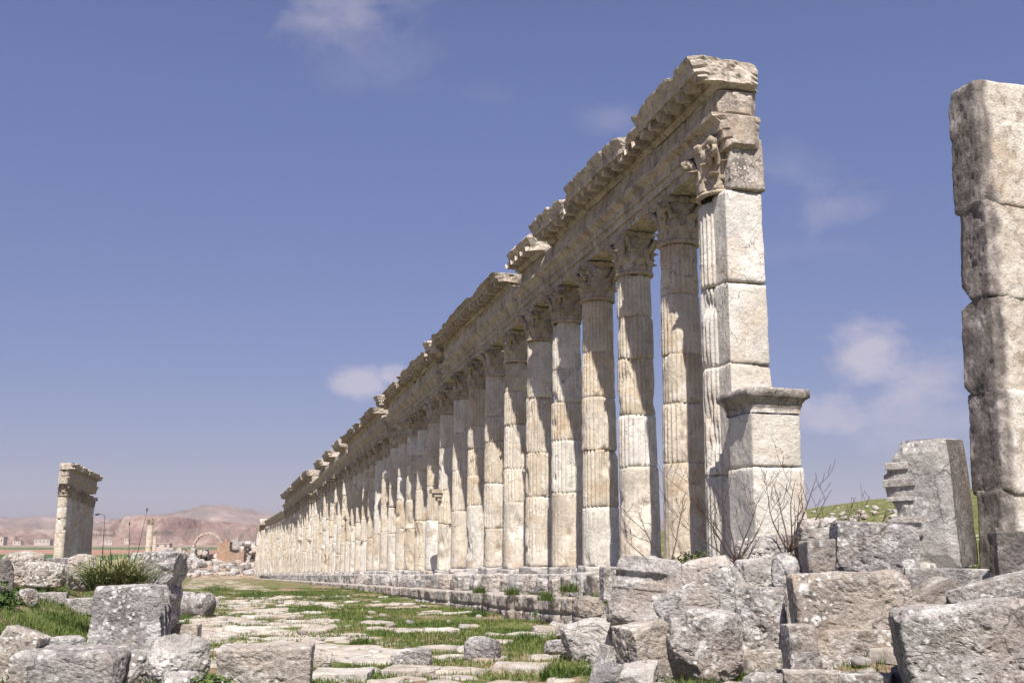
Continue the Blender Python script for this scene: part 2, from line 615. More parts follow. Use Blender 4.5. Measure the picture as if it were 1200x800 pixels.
def ground_mat():
    m, nt, b = new_mat('ground_soil_and_turf', 0.95)
    k = NT(nt)
    geo = nt.nodes.new('ShaderNodeNewGeometry')
    P = geo.outputs['Position']
    s = nt.nodes.new('ShaderNodeSeparateXYZ')
    nt.links.new(P, s.inputs[0])
    X, Y = s.outputs[0], s.outputs[1]
    big = k.noise(0.55, 6, 0.65, 0.4, P)
    fine = k.noise(3.5, 7, 0.7, 0.2, P)
    soil = k.ramp(fine, [(0.3, (0.15, 0.095, 0.06)), (0.5, (0.25, 0.175, 0.12)), (0.7, (0.36, 0.28, 0.21))])
    turf = k.ramp(k.noise(2.2, 7, 0.7, 0.0, P), [(0.3, (0.05, 0.075, 0.018)), (0.5, (0.095, 0.12, 0.03)), (0.72, (0.17, 0.17, 0.06))])
    near = k.mix(k.ramp(k.math('ADD', big, k.math('MULTIPLY', k.math('SUBTRACT', fine, 0.5), 0.5)), [(0.44, 0.0), (0.53, 1.0)]), soil, turf)
    # worn paving showing through further along the street
    pv = k.noise(1.0, 4, 0.6, 0.3, k.scale(P, (0.9, 0.75, 1)))
    pale = k.ramp(k.noise(2.0, 5, 0.6, 0.0, P), [(0.35, (0.36, 0.31, 0.25)), (0.65, (0.54, 0.48, 0.41))])
    inst = k.math('MULTIPLY', k.math('MULTIPLY', k.math('GREATER_THAN', X, -1.5), k.math('LESS_THAN', k.math('ADD', X, k.math('MULTIPLY', big, 5.0)), 6.6)),
                  k.math('MULTIPLY', k.math('GREATER_THAN', Y, 20.0), k.math('LESS_THAN', Y, 240.0)))
    near = k.mix(k.math('MULTIPLY', k.ramp(pv, [(0.515, 0.0), (0.57, 0.9)]), inst), near, pale)
    # stony green pasture on the rise beyond the colonnade
    rise = k.math('GREATER_THAN', X, 17.0)
    past = k.ramp(k.noise(0.8, 9, 0.78, 0.2, P), [(0.3, (0.05, 0.065, 0.018)), (0.45, (0.10, 0.115, 0.03)), (0.55, (0.14, 0.14, 0.05)), (0.66, (0.27, 0.22, 0.13))])
    peb = k.ramp(k.noise(1.3, 3, 0.5, 0.0, P), [(0.655, 0.0), (0.675, 1.0)])
    past = k.mix(peb, past, (0.46, 0.43, 0.38))
    near = k.mix(rise, near, past)
    # scrubby soil with stones round the far ruins, then strips of field on the plain
    D = k.math('SQRT', k.math('ADD', k.math('MULTIPLY', X, X), k.math('MULTIPLY', Y, Y)))
    far = k.ramp(k.noise(0.35, 8, 0.7, 0.3, P), [(0.36, (0.10, 0.115, 0.04)), (0.45, (0.27, 0.19, 0.13)), (0.58, (0.36, 0.27, 0.2)), (0.68, (0.5, 0.44, 0.37))])
    near = k.mix(k.ramp(k.math('DIVIDE', D, 400.0), [(0.46, 0.0), (0.58, 1.0)]), near, far)
    strip = k.math('ADD', D, k.math('MULTIPLY', k.noise(0.004, 3, 0.5, 0.0, P), 260.0))
    fl = k.ramp(k.math('DIVIDE', strip, 2000.0), [(0.17, (0.04, 0.08, 0.022)), (0.33, (0.055, 0.095, 0.028)), (0.335, (0.26, 0.15, 0.10)), (0.46, (0.30, 0.175, 0.125)),
                                                  (0.465, (0.08, 0.12, 0.045)), (0.60, (0.10, 0.12, 0.06)), (0.61, (0.27, 0.19, 0.145)), (0.8, (0.22, 0.17, 0.12)), (0.9, (0.33, 0.24, 0.19))])
    fl = k.mix(1.0, fl, k.ramp(k.noise(0.02, 6, 0.7, 0.0, P), [(0.3, 0.75), (0.7, 1.25)]), 'MULTIPLY')
    col = k.mix(k.ramp(k.math('DIVIDE', D, 400.0), [(0.70, 0.0), (0.78, 1.0)]), near, fl)
    nt.links.new(col, b.inputs['Base Color'])
    pr = k.bump(k.noise(5, 8, 0.7, 0.0, P), 0.8, 0.06, b)
    k.bump(k.noise(30, 4, 0.7, 0.0, P), 0.6, 0.015, b, pr)
    return m


def hill_mat():
    m, nt, b = new_mat('hill_rock_and_scrub', 1.0)
    k = NT(nt)
    geo = nt.nodes.new('ShaderNodeNewGeometry')
    P = geo.outputs['Position']
    s = nt.nodes.new('ShaderNodeSeparateXYZ')
    nt.links.new(P, s.inputs[0])
    sn = nt.nodes.new('ShaderNodeSeparateXYZ')
    nt.links.new(geo.outputs['Normal'], sn.inputs[0])
    n1 = k.noise(0.006, 8, 0.65, 0.5, P)
    base = k.ramp(n1, [(0.33, (0.12, 0.095, 0.075)), (0.47, (0.19, 0.145, 0.115)), (0.56, (0.24, 0.165, 0.135)), (0.7, (0.34, 0.28, 0.24))])
    lay = k.noise(1.0, 4, 0.6, 0.3, k.scale(P, (0.0035, 0.0035, 0.085)))
    red = k.ramp(k.noise(0.012, 7, 0.7, 0.4, P), [(0.35, (0.145, 0.085, 0.07)), (0.5, (0.25, 0.165, 0.135)), (0.64, (0.42, 0.33, 0.28))])
    D = k.math('SQRT', k.math('ADD', k.math('MULTIPLY', s.outputs[0], s.outputs[0]), k.math('MULTIPLY', s.outputs[1], s.outputs[1])))
    esc = k.ramp(k.math('DIVIDE', D, 5000.0), [(0.46, 1.0), (0.52, 0.0)])
    base = k.mix(k.math('MULTIPLY', k.ramp(lay, [(0.46, 0.0), (0.53, 0.85)]), esc), base, red)
    scrub = k.ramp(k.noise(0.02, 7, 0.75, 0.0, P), [(0.55, 0.0), (0.62, 0.55)])
    base = k.mix(scrub, base, (0.13, 0.12, 0.08))
    nt.links.new(base, b.inputs['Base Color'])
    k.bump(k.noise(0.03, 8, 0.7, 0.0, P), 1.0, 12.0, b)
    return m


M['ground'] = ground_mat()
M['hill'] = hill_mat()

# ------------------------------------------------------------------ terrain
SLOPE = 0.0246                                   # the whole street runs gently downhill away from the camera


def line(s):
    return 1.5 - SLOPE * np.asarray(s, float)


def street_z(s):
    return line(s) + np.interp(s, [0, 25, 67, 150, 240], [-1.45, -1.45, -0.95, -0.75, -0.75])


def ground_z(u, s):
    u = np.asarray(u, float)
    s = np.asarray(s, float)
    sc = np.minimum(s, 240)
    street = street_z(sc)
    # verge behind the kerb and behind the colonnade
    verge = line(sc) - 0.72
    z = street + (verge - street) * sstep(u, 9.45, 9.7)
    z = z + (line(sc) - 0.35 - verge) * sstep(u, 11.0, 13.5)
    # fallen pile spilling from the piers over the kerb
    pile = street + 0.05 + (1.0 - street) * sstep(u, 6.6, 10.4) ** 0.9
    kk = (1 - sstep(s, 20.5, 24.5)) * sstep(s, 9.0, 12.5)
    z = np.where((u > 5) & (u < 14), z * (1 - kk) + pile * kk, z)
    # grassy bank on the left
    z = z + 0.95 * sstep(-u, 0.6, 4.2) * sstep(s, 14.5, 18.5) * (1 - 0.3 * sstep(s, 40, 110)) + 0.35 * sstep(-u, 3, 8) * sstep(s, 16, 30)
    # terrace at the far end of the street
    z = z + 3.2 * sstep(s, 222, 246) * sstep(u, -36, -18)
    # pasture rise on the right
    z = z + 5.2 * sstep(u, 31, 54) * sstep(s, 10, 60) * (1 - sstep(s, 120, 260)) + 5.0 * sstep(u, 52, 95) * (1 - sstep(s, 160, 300))
    r = np.hypot(u, s)
    far = np.interp(r, [0, 260, 400, 800, 1500, 2500, 5600], [-4.5, -4.4, -3.4, -0.8, 3.0, 5.0, 8.0])
    k = sstep(r, 262, 330)
    z = z * (1 - k) + far * k
    return z


def ground_full(u, s):
    z = ground_z(u, s)
    p = np.stack([np.ravel(u), np.ravel(s), np.zeros(np.size(u))], 1)
    n = fbm(p * 0.45, 3) * 0.10 + fbm(p * 1.7 + 40, 3) * 0.05
    n = n * np.where(np.hypot(p[:, 0], p[:, 1]) < 300, 1, 8)
    return z + n.reshape(np.shape(z))


def geo_lines(a0, a1, step, grow, lim):
    out = list(np.arange(a0, a1, step))
    d, x = step, a1
    while x < lim:
        out.append(x)
        d *= grow
        x += d
    out.append(lim)
    return out


ul = geo_lines(-16, 20, 0.22, 1.13, 5400)
ul = sorted(set([round(-(x + 16) - 16, 3) for x in geo_lines(0, 0.1, 0.3, 1.15, 5380)] + [round(x, 3) for x in ul]))
sl = geo_lines(-6, 62, 0.25, 1.035, 5400)
sl = sorted(set([round(-6 - x, 3) for x in geo_lines(0.3, 0.4, 0.5, 1.25, 5300)] + [round(x, 3) for x in sl]))
UU, SS = np.meshgrid(np.array(ul), np.array(sl), indexing='ij')
ZZ = ground_full(UU, SS)
g = link('ground', mesh_data('ground', np.stack([UU.ravel(), SS.ravel(), ZZ.ravel()], 1), grid_faces(len(ul), len(sl)), M['ground']))
structure(g)


def gz(u, s):
    return float(ground_full(np.array([u]), np.array([s]))[0])


def hit(px, py, d0=7.0, d1=600.0):
    """Where the line of sight through a pixel meets the ground."""
    D = np.concatenate([np.arange(d0, 60, 0.05), np.arange(60, d1, 0.5)])
    r = ray(px, py)
    P = EYE[None] + r[None] * (D / (r @ FH))[:, None]
    h = ground_full(P[:, 0], P[:, 1])
    w = np.nonzero(P[:, 2] <= h)[0]
    i = w[0] if len(w) else len(D) - 1
    return P[i], D[i]


# hills far beyond the plain
hx = np.linspace(-1.15, 1.0, 500)
hD = np.concatenate([np.linspace(1650, 2150, 46), np.linspace(2180, 3600, 20), np.linspace(3650, 5200, 40)])
A, DD = np.meshgrid(hx, hD, indexing='ij')
pxx = 600 + A * 1273
esc_y = np.interp(pxx, [-200, 0, 70, 112, 126, 200, 255, 300, 400, 700, 1000, 1300], [618, 619, 620, 618, 611, 609, 613, 615, 618, 622, 623, 621])
rid_y = np.interp(pxx, [-200, 0, 60, 130, 195, 228, 262, 285, 330, 600, 1000, 1300], [613, 608, 610, 610, 607, 602, 598, 601, 607, 613, 615, 613])
z_esc = (640 - esc_y) / 1273 * 1900 + 1.5
z_rid = (640 - rid_y) / 1273 * 4600 + 1.5
base = np.interp(DD, [1650, 5200], [2.0, 8.0])
P3 = np.stack([(A * DD).ravel() * 0.006, DD.ravel() * 0.006, np.zeros(A.size)], 1)
nz = fbm(P3, 6, 0.55).reshape(A.shape)
P4 = np.stack([(A * DD).ravel() * 0.02, DD.ravel() * 0.004, np.zeros(A.size)], 1)
gul = np.abs(fbm(P4 + 9, 4)).reshape(A.shape)
t = sstep(DD + nz * 200 + gul * 420, 1770, 1960)
z = base + (z_esc - base) * t * (1 + 0.16 * nz)
t2 = sstep(DD + nz * 500, 3000, 4550)
z = z + np.maximum(z_rid - z_esc, 0) * t2 + nz * 12 * sstep(DD, 2000, 3500) * (1 - 0.6 * sstep(DD, 4300, 4600)) + gul * 14 * t2 * (1 - sstep(DD, 4200, 4600))
z = np.where(DD > 4800, z - (DD - 4800) * 0.3, z)
z = np.where(DD < 1655, base - 8, z)
XY = A[..., None] * DD[..., None] * RT[None, None, :2] + DD[..., None] * FH[None, None, :2]
structure(link('hills', mesh_data('hills', np.stack([XY[..., 0].ravel(), XY[..., 1].ravel(), z.ravel()], 1), grid_faces(len(hx), len(hD)), M['hill'])))

# ------------------------------------------------------------------ haze over the plain
hv, hf = box_verts(-6500, 6500, -6500, 6500, -40, 290)
hz = link('haze', mesh_data('haze', hv, hf, None, False))
hm = bpy.data.materials.new('haze_air')
hm.use_nodes = True
hn = hm.node_tree.nodes
hn.clear()
vol = hn.new('ShaderNodeVolumePrincipled')
vol.inputs['Color'].default_value = (0.72, 0.76, 0.98, 1)
vol.inputs['Density'].default_value = 0.00006
vol.inputs['Anisotropy'].default_value = 0.0
ho = hn.new('ShaderNodeOutputMaterial')
hm.node_tree.links.new(vol.outputs[0], ho.inputs['Volume'])
hz.data.materials.append(hm)
hz['kind'] = 'stuff'



# ------------------------------------------------------------------ the colonnade
COL_U, S0, PITCH_M = 11.337, 24.337, 3.0


def col_pos(n):
    u = COL_U - (1.5 * (max(n - 42, 0) / 20.0) ** 1.3)
    return u, S0 + PITCH_M * n


def col_top(n):
    return 9.35 if n < 4.1 else 9.15 if n < 8.9 else 8.85 if n < 14.3 else 8.65 if n < 31.1 else 8.9


def revolve(profile, seg, wob=None):
    a = np.arange(seg) * 2 * math.pi / seg
    v = []
    for r, zz in profile:
        v.append(np.stack([r * np.cos(a), r * np.sin(a), np.full(seg, zz)], 1))
    v = np.concatenate(v)
    return v, grid_faces(len(profile), seg, wrap_v=True)


def drum_mesh(name, r0, r1, h, seed, flute=0.034, worn=0.3, mat='column', seg=120):
    """One drum of a fluted shaft, weathered, with a chipped joint at both ends."""
    rs = np.random.RandomState(seed)
    rows = [0, 0.02, 0.05] + list(np.linspace(0.10, h - 0.10, max(4, int(h / 0.11)))) + [h - 0.05, h - 0.02, h]
    zz = np.array(rows)
    a = np.arange(seg) * 2 * math.pi / seg
    Zg, Ag = np.meshgrid(zz, a, indexing='ij')
    rad = r0 + (r1 - r0) * Zg / h
    nx = np.stack([np.cos(Ag).ravel() * rad.ravel(), np.sin(Ag).ravel() * rad.ravel(), Zg.ravel()], 1)
    o = rs.uniform(0, 200, 3)
    wear = fbm(nx * 1.6 + o, 4).reshape(Zg.shape)
    keep = sstep(wear + (0.55 - worn), -0.22, 0.10)
    fl = 1 - np.abs(np.cos(Ag * 12.0)) ** 1.6
    rad = rad - flute * 0.0 - flute * (1 - fl) * keep - flute * 0.45 * (1 - keep)
    rough = fbm(nx * 5 + o, 4, 0.6).reshape(Zg.shape)
    big = np.maximum(fbm(nx * np.array([2.2, 2.2, 1.4]) + o * 1.3, 3).reshape(Zg.shape) - rs.choice([0.22, 0.34, 0.4]), 0)
    rad = rad + rough * 0.014 - big * 0.30
    edge = np.exp(-np.minimum(Zg, h - Zg) / 0.04)
    chip = np.maximum(fbm(nx * 3.2 + o * 2, 3).reshape(Zg.shape) + 0.05, 0)
    rad = rad - edge * chip ** 1.5 * 0.20 - 0.012 * (np.minimum(Zg, h - Zg) < 0.021)
    v = np.stack([(rad * np.cos(Ag)).ravel(), (rad * np.sin(Ag)).ravel(), Zg.ravel()], 1)
    f = grid_faces(len(zz), seg, wrap_v=True)
    caps = [tuple(range(seg))[::-1], tuple(range((len(zz) - 1) * seg, len(zz) * seg))]
    me = mesh_data(name, v, [tuple(q) for q in f[:, ::-1]] + [c for c in caps], M[mat])
    return me


def leaf_grid(mb, ang, r0, z0, h, w, curl, lean, nu=7, nv=9):
    """One acanthus leaf: ribbed, lobed, its tip curling outwards."""
    P = []
    for side in (0, 1):
        for i in range(nv):
            t = i / (nv - 1)
            for j in range(nu):
                x = j / (nu - 1) * 2 - 1
                lob = 1 - 0.22 * abs(math.sin(t * 9.0))
                ww = w * (1 - 0.45 * t ** 2.2) * lob
                rr = r0 + lean * t + curl * max(0, t - 0.55) ** 2 * 4.9
                zt = z0 + h * (t if t < 0.8 else 0.8 + (t - 0.8) * 0.4 - (t - 0.8) ** 2 * 3.0)
                rib = 0.030 * math.cos(x * math.pi * 2.5) * (1 - t * 0.4)
                r = rr + 0.06 * (1 - x * x) + rib * 0.8 if side == 0 else rr - 0.075
                th = ang + x * ww / max(rr, 0.3)
                P.append((r * math.cos(th), r * math.sin(th), zt - (0.0 if side == 0 else 0.03)))
    k = nu * nv
    f = []
    for i in range(nv - 1):
        for j in range(nu - 1):
            a = i * nu + j
            f.append((a, a + 1, a + nu + 1, a + nu))
            f.append((k + a, k + a + nu, k + a + nu + 1, k + a + 1))
    for i in range(nv - 1):
        for j in (0, nu - 1):
            a = i * nu + j
            q = (a, a + nu, k + a + nu, k + a)
            f.append(q if j == 0 else q[::-1])
    for i in (0, nv - 1):
        for j in range(nu - 1):
            a = i * nu + j
            q = (a, k + a, k + a + 1, a + 1)
            f.append(q if i == 0 else q[::-1])
    mb.add(P, f)


def capital_mesh(name, seed, half=False):
    """Weathered Corinthian capital, 1.2 m tall, standing on z = 0."""
    rs = np.random.RandomState(seed)
    mb = MB()
    v, f = revolve([(0.44, 0.0), (0.53, 0.0), (0.545, 0.045), (0.52, 0.09), (0.47, 0.10), (0.47, 0.3), (0.475, 0.6), (0.50, 0.85), (0.57, 1.02), (0.50, 1.05), (0.02, 1.05)], 40)
    mb.add(v, f[:, ::-1])
    for i in range(8):
        a = i * math.pi / 4
        leaf_grid(mb, a, 0.47, 0.10, 0.42 * rs.uniform(0.9, 1.05), 0.185, 0.17 * rs.uniform(0.5, 1.2), 0.03)
        leaf_grid(mb, a + math.pi / 8, 0.475, 0.30, 0.52 * rs.uniform(0.9, 1.05), 0.17, 0.20 * rs.uniform(0.5, 1.2), 0.05)
    for i in range(4):
        a = math.pi / 4 + i * math.pi / 2
        if rs.rand() < 0.3:
            continue
        ca, sa = math.cos(a), math.sin(a)
        for off in (-0.10, 0.10):
            pts, rad = [], []
            for t in np.linspace(0, 1, 12):
                if t < 0.55:
                    q = t / 0.55
                    r, zz = 0.50 + 0.24 * q ** 1.6, 0.62 + 0.36 * q
                else:
                    q = (t - 0.55) / 0.45 * 1.7 * math.pi
                    rr = 0.085 * (1 - 0.5 * (t - 0.55) / 0.45)
                    r, zz = 0.74 + rr * math.sin(q), 0.98 - 0.085 + rr * math.cos(q)
                pts.append((r * ca - off * (1 - 0.7 * t) * sa, r * sa + off * (1 - 0.7 * t) * ca, zz))
                rad.append(0.06 + 0.03 * t)
            tube(mb, pts, rad, 7)
    # abacus with hollowed sides
    plan = []
    for i in range(4):
        for t in np.linspace(-1, 1, 9)[:-1]:
            a = i * math.pi / 2
            d = 0.60 - 0.10 * (1 - t * t)
            w = 0.58 * t
            plan.append((d * math.cos(a) - w * math.sin(a), d * math.sin(a) + w * math.cos(a)))
    m = len(plan)
    lv = [(0.93, 1.03), (1.0, 1.07), (1.03, 1.12), (1.03, 1.19), (1.0, 1.2)]
    P = [(x * k, y * k, zz) for k, zz in lv for x, y in plan]
    fs = [tuple(q) for q in grid_faces(len(lv), m, wrap_v=True)[:, ::-1]] + [tuple(range(m))[::-1], tuple(range((len(lv) - 1) * m, len(lv) * m))]
    fs = [q if len(q) > 4 else q[::-1] for q in fs]
    mb.add(P, fs)
    for i in range(4):                                   # flower on each side of the abacus
        a = i * math.pi / 2
        rv, rf = cube_lattice(3)
        q = rv * np.array([0.07, 0.11, 0.09])
        mb.add(np.stack([q[:, 0] * math.cos(a) - q[:, 1] * math.sin(a) + 0.53 * math.cos(a), q[:, 0] * math.sin(a) + q[:, 1] * math.cos(a) + 0.53 * math.sin(a), q[:, 2] + 1.09], 1), rf)
    v = mb.verts()
    o = rs.uniform(0, 100, 3)
    rr = np.linalg.norm(v[:, :2], axis=1, keepdims=True)
    d = np.concatenate([v[:, :2] / np.maximum(rr, 0.05), np.zeros((len(v), 1))], 1)
    lost = np.maximum(fbm(v * 2.0 + o, 3) - 0.12, 0)
    cut = np.clip(rr[:, 0] - 0.50, 0, None) * np.clip(lost * 4.5, 0, 0.8)
    v = v + d * (fbm(v * 7 + o, 3) * 0.022 - cut)[:, None] + np.stack([vnoise(v * 6 + o + 5), vnoise(v * 6 + o + 9), vnoise(v * 6 + o + 13)], 1) * 0.012
    return mesh_data(name, v, mb.f, M['cap'])


CAPS = [capital_mesh('capital', 11 + k) for k in range(5)]


def block_mesh(name, w, d, h, mat, n=14, seed=0, **k):
    v, f = rock_verts(w, d, h, n, seed, **k)
    return mesh_data(name, v, f, M[mat])


PLINTHS = [block_mesh('plinth', 1.22, 1.22, 0.46, 'white', 14, 60 + k, rnd=0.14, cuts=4, rough=0.8) for k in range(4)]

ORD = ['first', 'second', 'third', 'fourth', 'fifth', 'sixth', 'seventh', 'eighth', 'ninth', 'tenth', 'eleventh', 'twelfth', 'thirteenth', 'fourteenth']
RUNS = [  # first n, last n, label of the run, top of cornice, layers (frieze from/to, cornice from/to)
    (0, 3, 'nearest entablature run'), (4, 8, 'second entablature run'),
    (9, 13, 'third entablature run'), (14, 20, 'fourth entablature run'),
    (21, 30, 'scattered cornice blocks'), (31, 44, 'distant dark cornice run'), (45, 62, 'bare far end of the row')]


def col_label(n, extra):
    for a, b, txt in RUNS:
        if a <= n <= b:
            k = n - a
            if k < len(ORD):
                return '%s column, counted from the camera, %s the %s' % (extra + ORD[k], 'at' if a >= 45 else 'under', txt)
            return '%scolumn %d back along the %s' % (extra, k + 1, txt)


random.seed(5)
VAR = []


def make_column(n):
    u, s = col_pos(n)
    H = col_top(n)
    rs = random.Random(100 + n)
    t = thing('column', col_label(n, ''), 'column', (u, s, line(s) + 0.0), rs.uniform(-0.2, 0.2), 'columns of the long right colonnade')
    z0 = 0.10 + rs.uniform(0, 0.14)
    p = link('plinth', PLINTHS[n % 4], t, (0, 0, z0 - 0.23))
    cuts = [z0]
    base_h = rs.uniform(1.5, 2.7)
    cuts.append(z0 + base_h)
    rest = H - 1.2 - cuts[-1]
    kk = 3 if rest < 5.6 and rs.random() < 0.6 else 4
    ws = [rs.uniform(0.7, 1.3) for _ in range(kk)]
    for w in ws:
        cuts.append(cuts[-1] + rest * w / sum(ws))
    top = cuts[-1]
    for i in range(len(cuts) - 1):
        a, b = cuts[i], cuts[i + 1]
        ra, rb = [0.56 - 0.08 * ((q - z0) / (top - z0)) ** 1.35 for q in (a, b)]
        worn = rs.choice([0.55, 0.75]) if i == 0 else rs.choice([0.1, 0.2, 0.3, 0.3, 0.45, 0.75])
        me = drum_mesh('drum', ra, rb, b - a, n * 10 + i, 0.014 if i == 0 and rs.random() < 0.75 else 0.056, worn)
        link('drum', me, t, (rs.uniform(-0.018, 0.018), rs.uniform(-0.018, 0.018), a), (0, 0, rs.uniform(-0.12, 0.12)))
    link('capital', CAPS[n % 5], t, (0, 0, top), (0, 0, (n % 4) * math.pi / 2))
    return t, H


for n in range(0, 63):
    if n < 14:
        t, H = make_column(n)
        VAR.append((t, H))
    else:
        src, Hs = VAR[(n * 5 + 3) % 14]
        t = dup(src, col_label(n, ''), 'columns of the long right colonnade')
        u, s = col_pos(n)
        t.location = (u, s, line(s))
        t.rotation_euler = (0, 0, random.choice([0, 1, 2, 3]) * math.pi / 2 + random.uniform(-0.15, 0.15))
        t.scale = (1, 1, col_top(n) / Hs)
        if n >= 45:
            for c in t.children:
                if c.name.startswith('capital') and random.random() < 0.75 and n != 62:
                    bpy.data.objects.remove(c)

# three shafts carry a bracket that once held a statue
for n in (9, 31, 35):
    cols = [o for o in C.objects if o.get('category') == 'column' and abs(o.location.y - col_pos(n)[1]) < 0.1]
    for o in cols:
        mb = MB()
        for (d0, d1, za, zb, w) in ((0.42, 0.62, 3.45, 3.62, 0.25), (0.42, 0.78, 3.62, 3.80, 0.30), (0.42, 0.92, 3.80, 3.98, 0.36)):
            v, f = box_verts(-w, w, d0, d1, za, zb)
            mb.add(v, f)
        k = math.pi / 2 - o.rotation_euler.z
        b = mb.build('bracket', M['cap'], o, False, rot=(0, 0, k))


# ------------------------------------------------------------------ entablature runs, each with architrave, frieze and cornice
def sweep(name, prof, L, step, mat, seed, parent, joint=2.0, gap=0.02, rough=0.02, block_off=0.02, modillion=None, chips=None, endrough=0.12, path=None, zdrop=None, bite=0.25, lost=0.22):
    """Extrude a closed profile (d, z) along y from 0 to L; blocks with open joints, worn arrises and broken ends."""
    rs = np.random.RandomState(seed)
    P = []
    pr = np.array(prof, float)
    m = len(pr)
    ys = np.arange(0, L + 1e-6, L / max(2, int(round(L / step))))
    joints = [0.0]
    while joints[-1] < L:
        joints.append(joints[-1] + joint * rs.uniform(0.7, 1.3))
    joints = np.array(joints)
    bid = np.searchsorted(joints, ys, side='right')
    offs = rs.uniform(-1, 1, (len(joints) + 2, 2)) * block_off
    cen = pr.mean(0)
    o = rs.uniform(0, 100, 3)
    dj = np.min(np.abs(ys[:, None] - joints[None, 1:-1]), axis=1) if len(joints) > 2 else np.full(len(ys), 9.0)
    D = np.repeat(pr[None, :, 0], len(ys), 0)
    Zp = np.repeat(pr[None, :, 1], len(ys), 0)
    if modillion:
        idx, dz, per, duty = modillion
        ph = (ys + 0.13) % per
        on = (ph < per * duty)
        for i in idx:
            Zp[:, i] -= dz * on
    Yg = np.repeat(ys[:, None], m, 1)
    pts = np.stack([D.ravel(), Yg.ravel(), Zp.ravel()], 1)
    n1 = fbm(pts * 3.0 + o, 4, 0.6).reshape(D.shape)
    n2 = fbm(pts * np.array([1.0, 0.8, 1.0]) + o + 31, 3).reshape(D.shape)
    inward = np.stack([cen[0] - D, cen[1] - Zp], -1)
    inward /= np.maximum(np.linalg.norm(inward, axis=-1, keepdims=True), 0.05)
    dep = rough * n1 + np.maximum(n2 - 0.22, 0) * bite
    dep = dep + np.where(dj < step * 0.6, gap, 0)[:, None]
    if chips:
        idx, amt = chips
        cn = vnoise(np.stack([ys * 1.3 + o[0], np.full(len(ys), o[1]), np.zeros(len(ys))], 1))
        cn2 = vnoise(np.stack([ys * 3.7 + o[2], np.full(len(ys), o[0]), np.zeros(len(ys))], 1))
        bites = np.maximum(cn * 0.8 + cn2 * 0.6 - 0.10, 0) + 0.5 * np.exp(-dj / 0.10) * np.maximum(cn2 + 0.3, 0)
        gone = (rs.rand(len(joints) + 2) < lost)[bid] * rs.uniform(0.12, 0.34, len(joints) + 2)[bid]
        for i in idx:
            dep[:, i] += amt * bites + gone
    D = D + inward[..., 0] * dep + offs[bid, 0][:, None]
    Zp = Zp + inward[..., 1] * dep + (offs[bid, 1] * 0.6)[:, None] * (pr[None, :, 1] > pr[:, 1].mean())
    ey = fbm(np.stack([D[0] * 1.7, Zp[0] * 1.7, np.full(m, seed * 1.7)], 1), 3) * endrough
    ey2 = fbm(np.stack([D[-1] * 1.7, Zp[-1] * 1.7, np.full(m, seed * 1.7 + 50)], 1), 3) * endrough
    fall0 = np.exp(-ys / 0.25)[:, None]
    fall1 = np.exp(-(L - ys) / 0.25)[:, None]
    Yg = Yg + ey[None] * fall0 + ey2[None] * fall1
    V = [np.stack([D.ravel(), Yg.ravel(), Zp.ravel()], 1)]
    F = [tuple(q) for q in grid_faces(len(ys), m, wrap_v=True)]
    nv = len(ys) * m
    for end in (0, 1):
        ring = V[0].reshape(len(ys), m, 3)[0 if end == 0 else -1]
        sgn = 1 if end == 0 else -1
        last = np.arange(m) + (0 if end == 0 else (len(ys) - 1) * m)
        F.append(tuple(last) if end == 0 else tuple(last)[::-1])
        # rough broken face laid over the flat cut, following the outline from side to side
        K, J = 30, 18
        z0_, z1_ = ring[:, 2].min() + 0.004, ring[:, 2].max() - 0.004
        Q = []
        for zl in np.linspace(z0_, z1_, K):
            a_, b_ = ring[:, 2], np.roll(ring[:, 2], -1)
            c_ = (a_ - zl) * (b_ - zl) < 0
            tt_ = (zl - a_[c_]) / (b_[c_] - a_[c_])
            xs_ = ring[c_, 0] + tt_ * (np.roll(ring[:, 0], -1)[c_] - ring[c_, 0])
            Q.append(np.stack([np.linspace(xs_.min(), xs_.max(), J), np.full(J, 0.0), np.full(J, zl)], 1))
        Q = np.concatenate(Q)
        jj = np.tile(np.arange(J), K)
        kk_ = np.repeat(np.arange(K), J)
        rim = np.minimum(np.minimum(jj, J - 1 - jj) / 3.0, np.minimum(kk_, K - 1 - kk_) / 3.0)
        rim = np.clip(rim, 0, 1)
        bulge = 0.04 + 0.5 * endrough * (fbm(Q * 2.2 + seed + end * 9, 4, 0.6) + 0.45)
        ybase = np.interp(Q[:, 2], np.sort(ring[:, 2]), ring[np.argsort(ring[:, 2]), 1])
        yout = ring[:, 1].min() if end == 0 else ring[:, 1].max()
        Q[:, 1] = ybase * (1 - rim) + (yout - sgn * np.maximum(bulge, 0.01)) * rim
        V.append(Q)
        gq = grid_faces(K, J, off=nv)
        F += [tuple(q) for q in (gq if end == 0 else gq[:, ::-1])]
        nv += K * J
    V = np.concatenate(V)
    if zdrop is not None:
        V[:, 2] += zdrop(V[:, 1])
    if path is not None:
        V[:, 0] += path(V[:, 1])
    F = [q[::-1] for q in F]
    return link(name, mesh_data(name, V, F, M[mat] if isinstance(mat, str) else mat, False), parent)


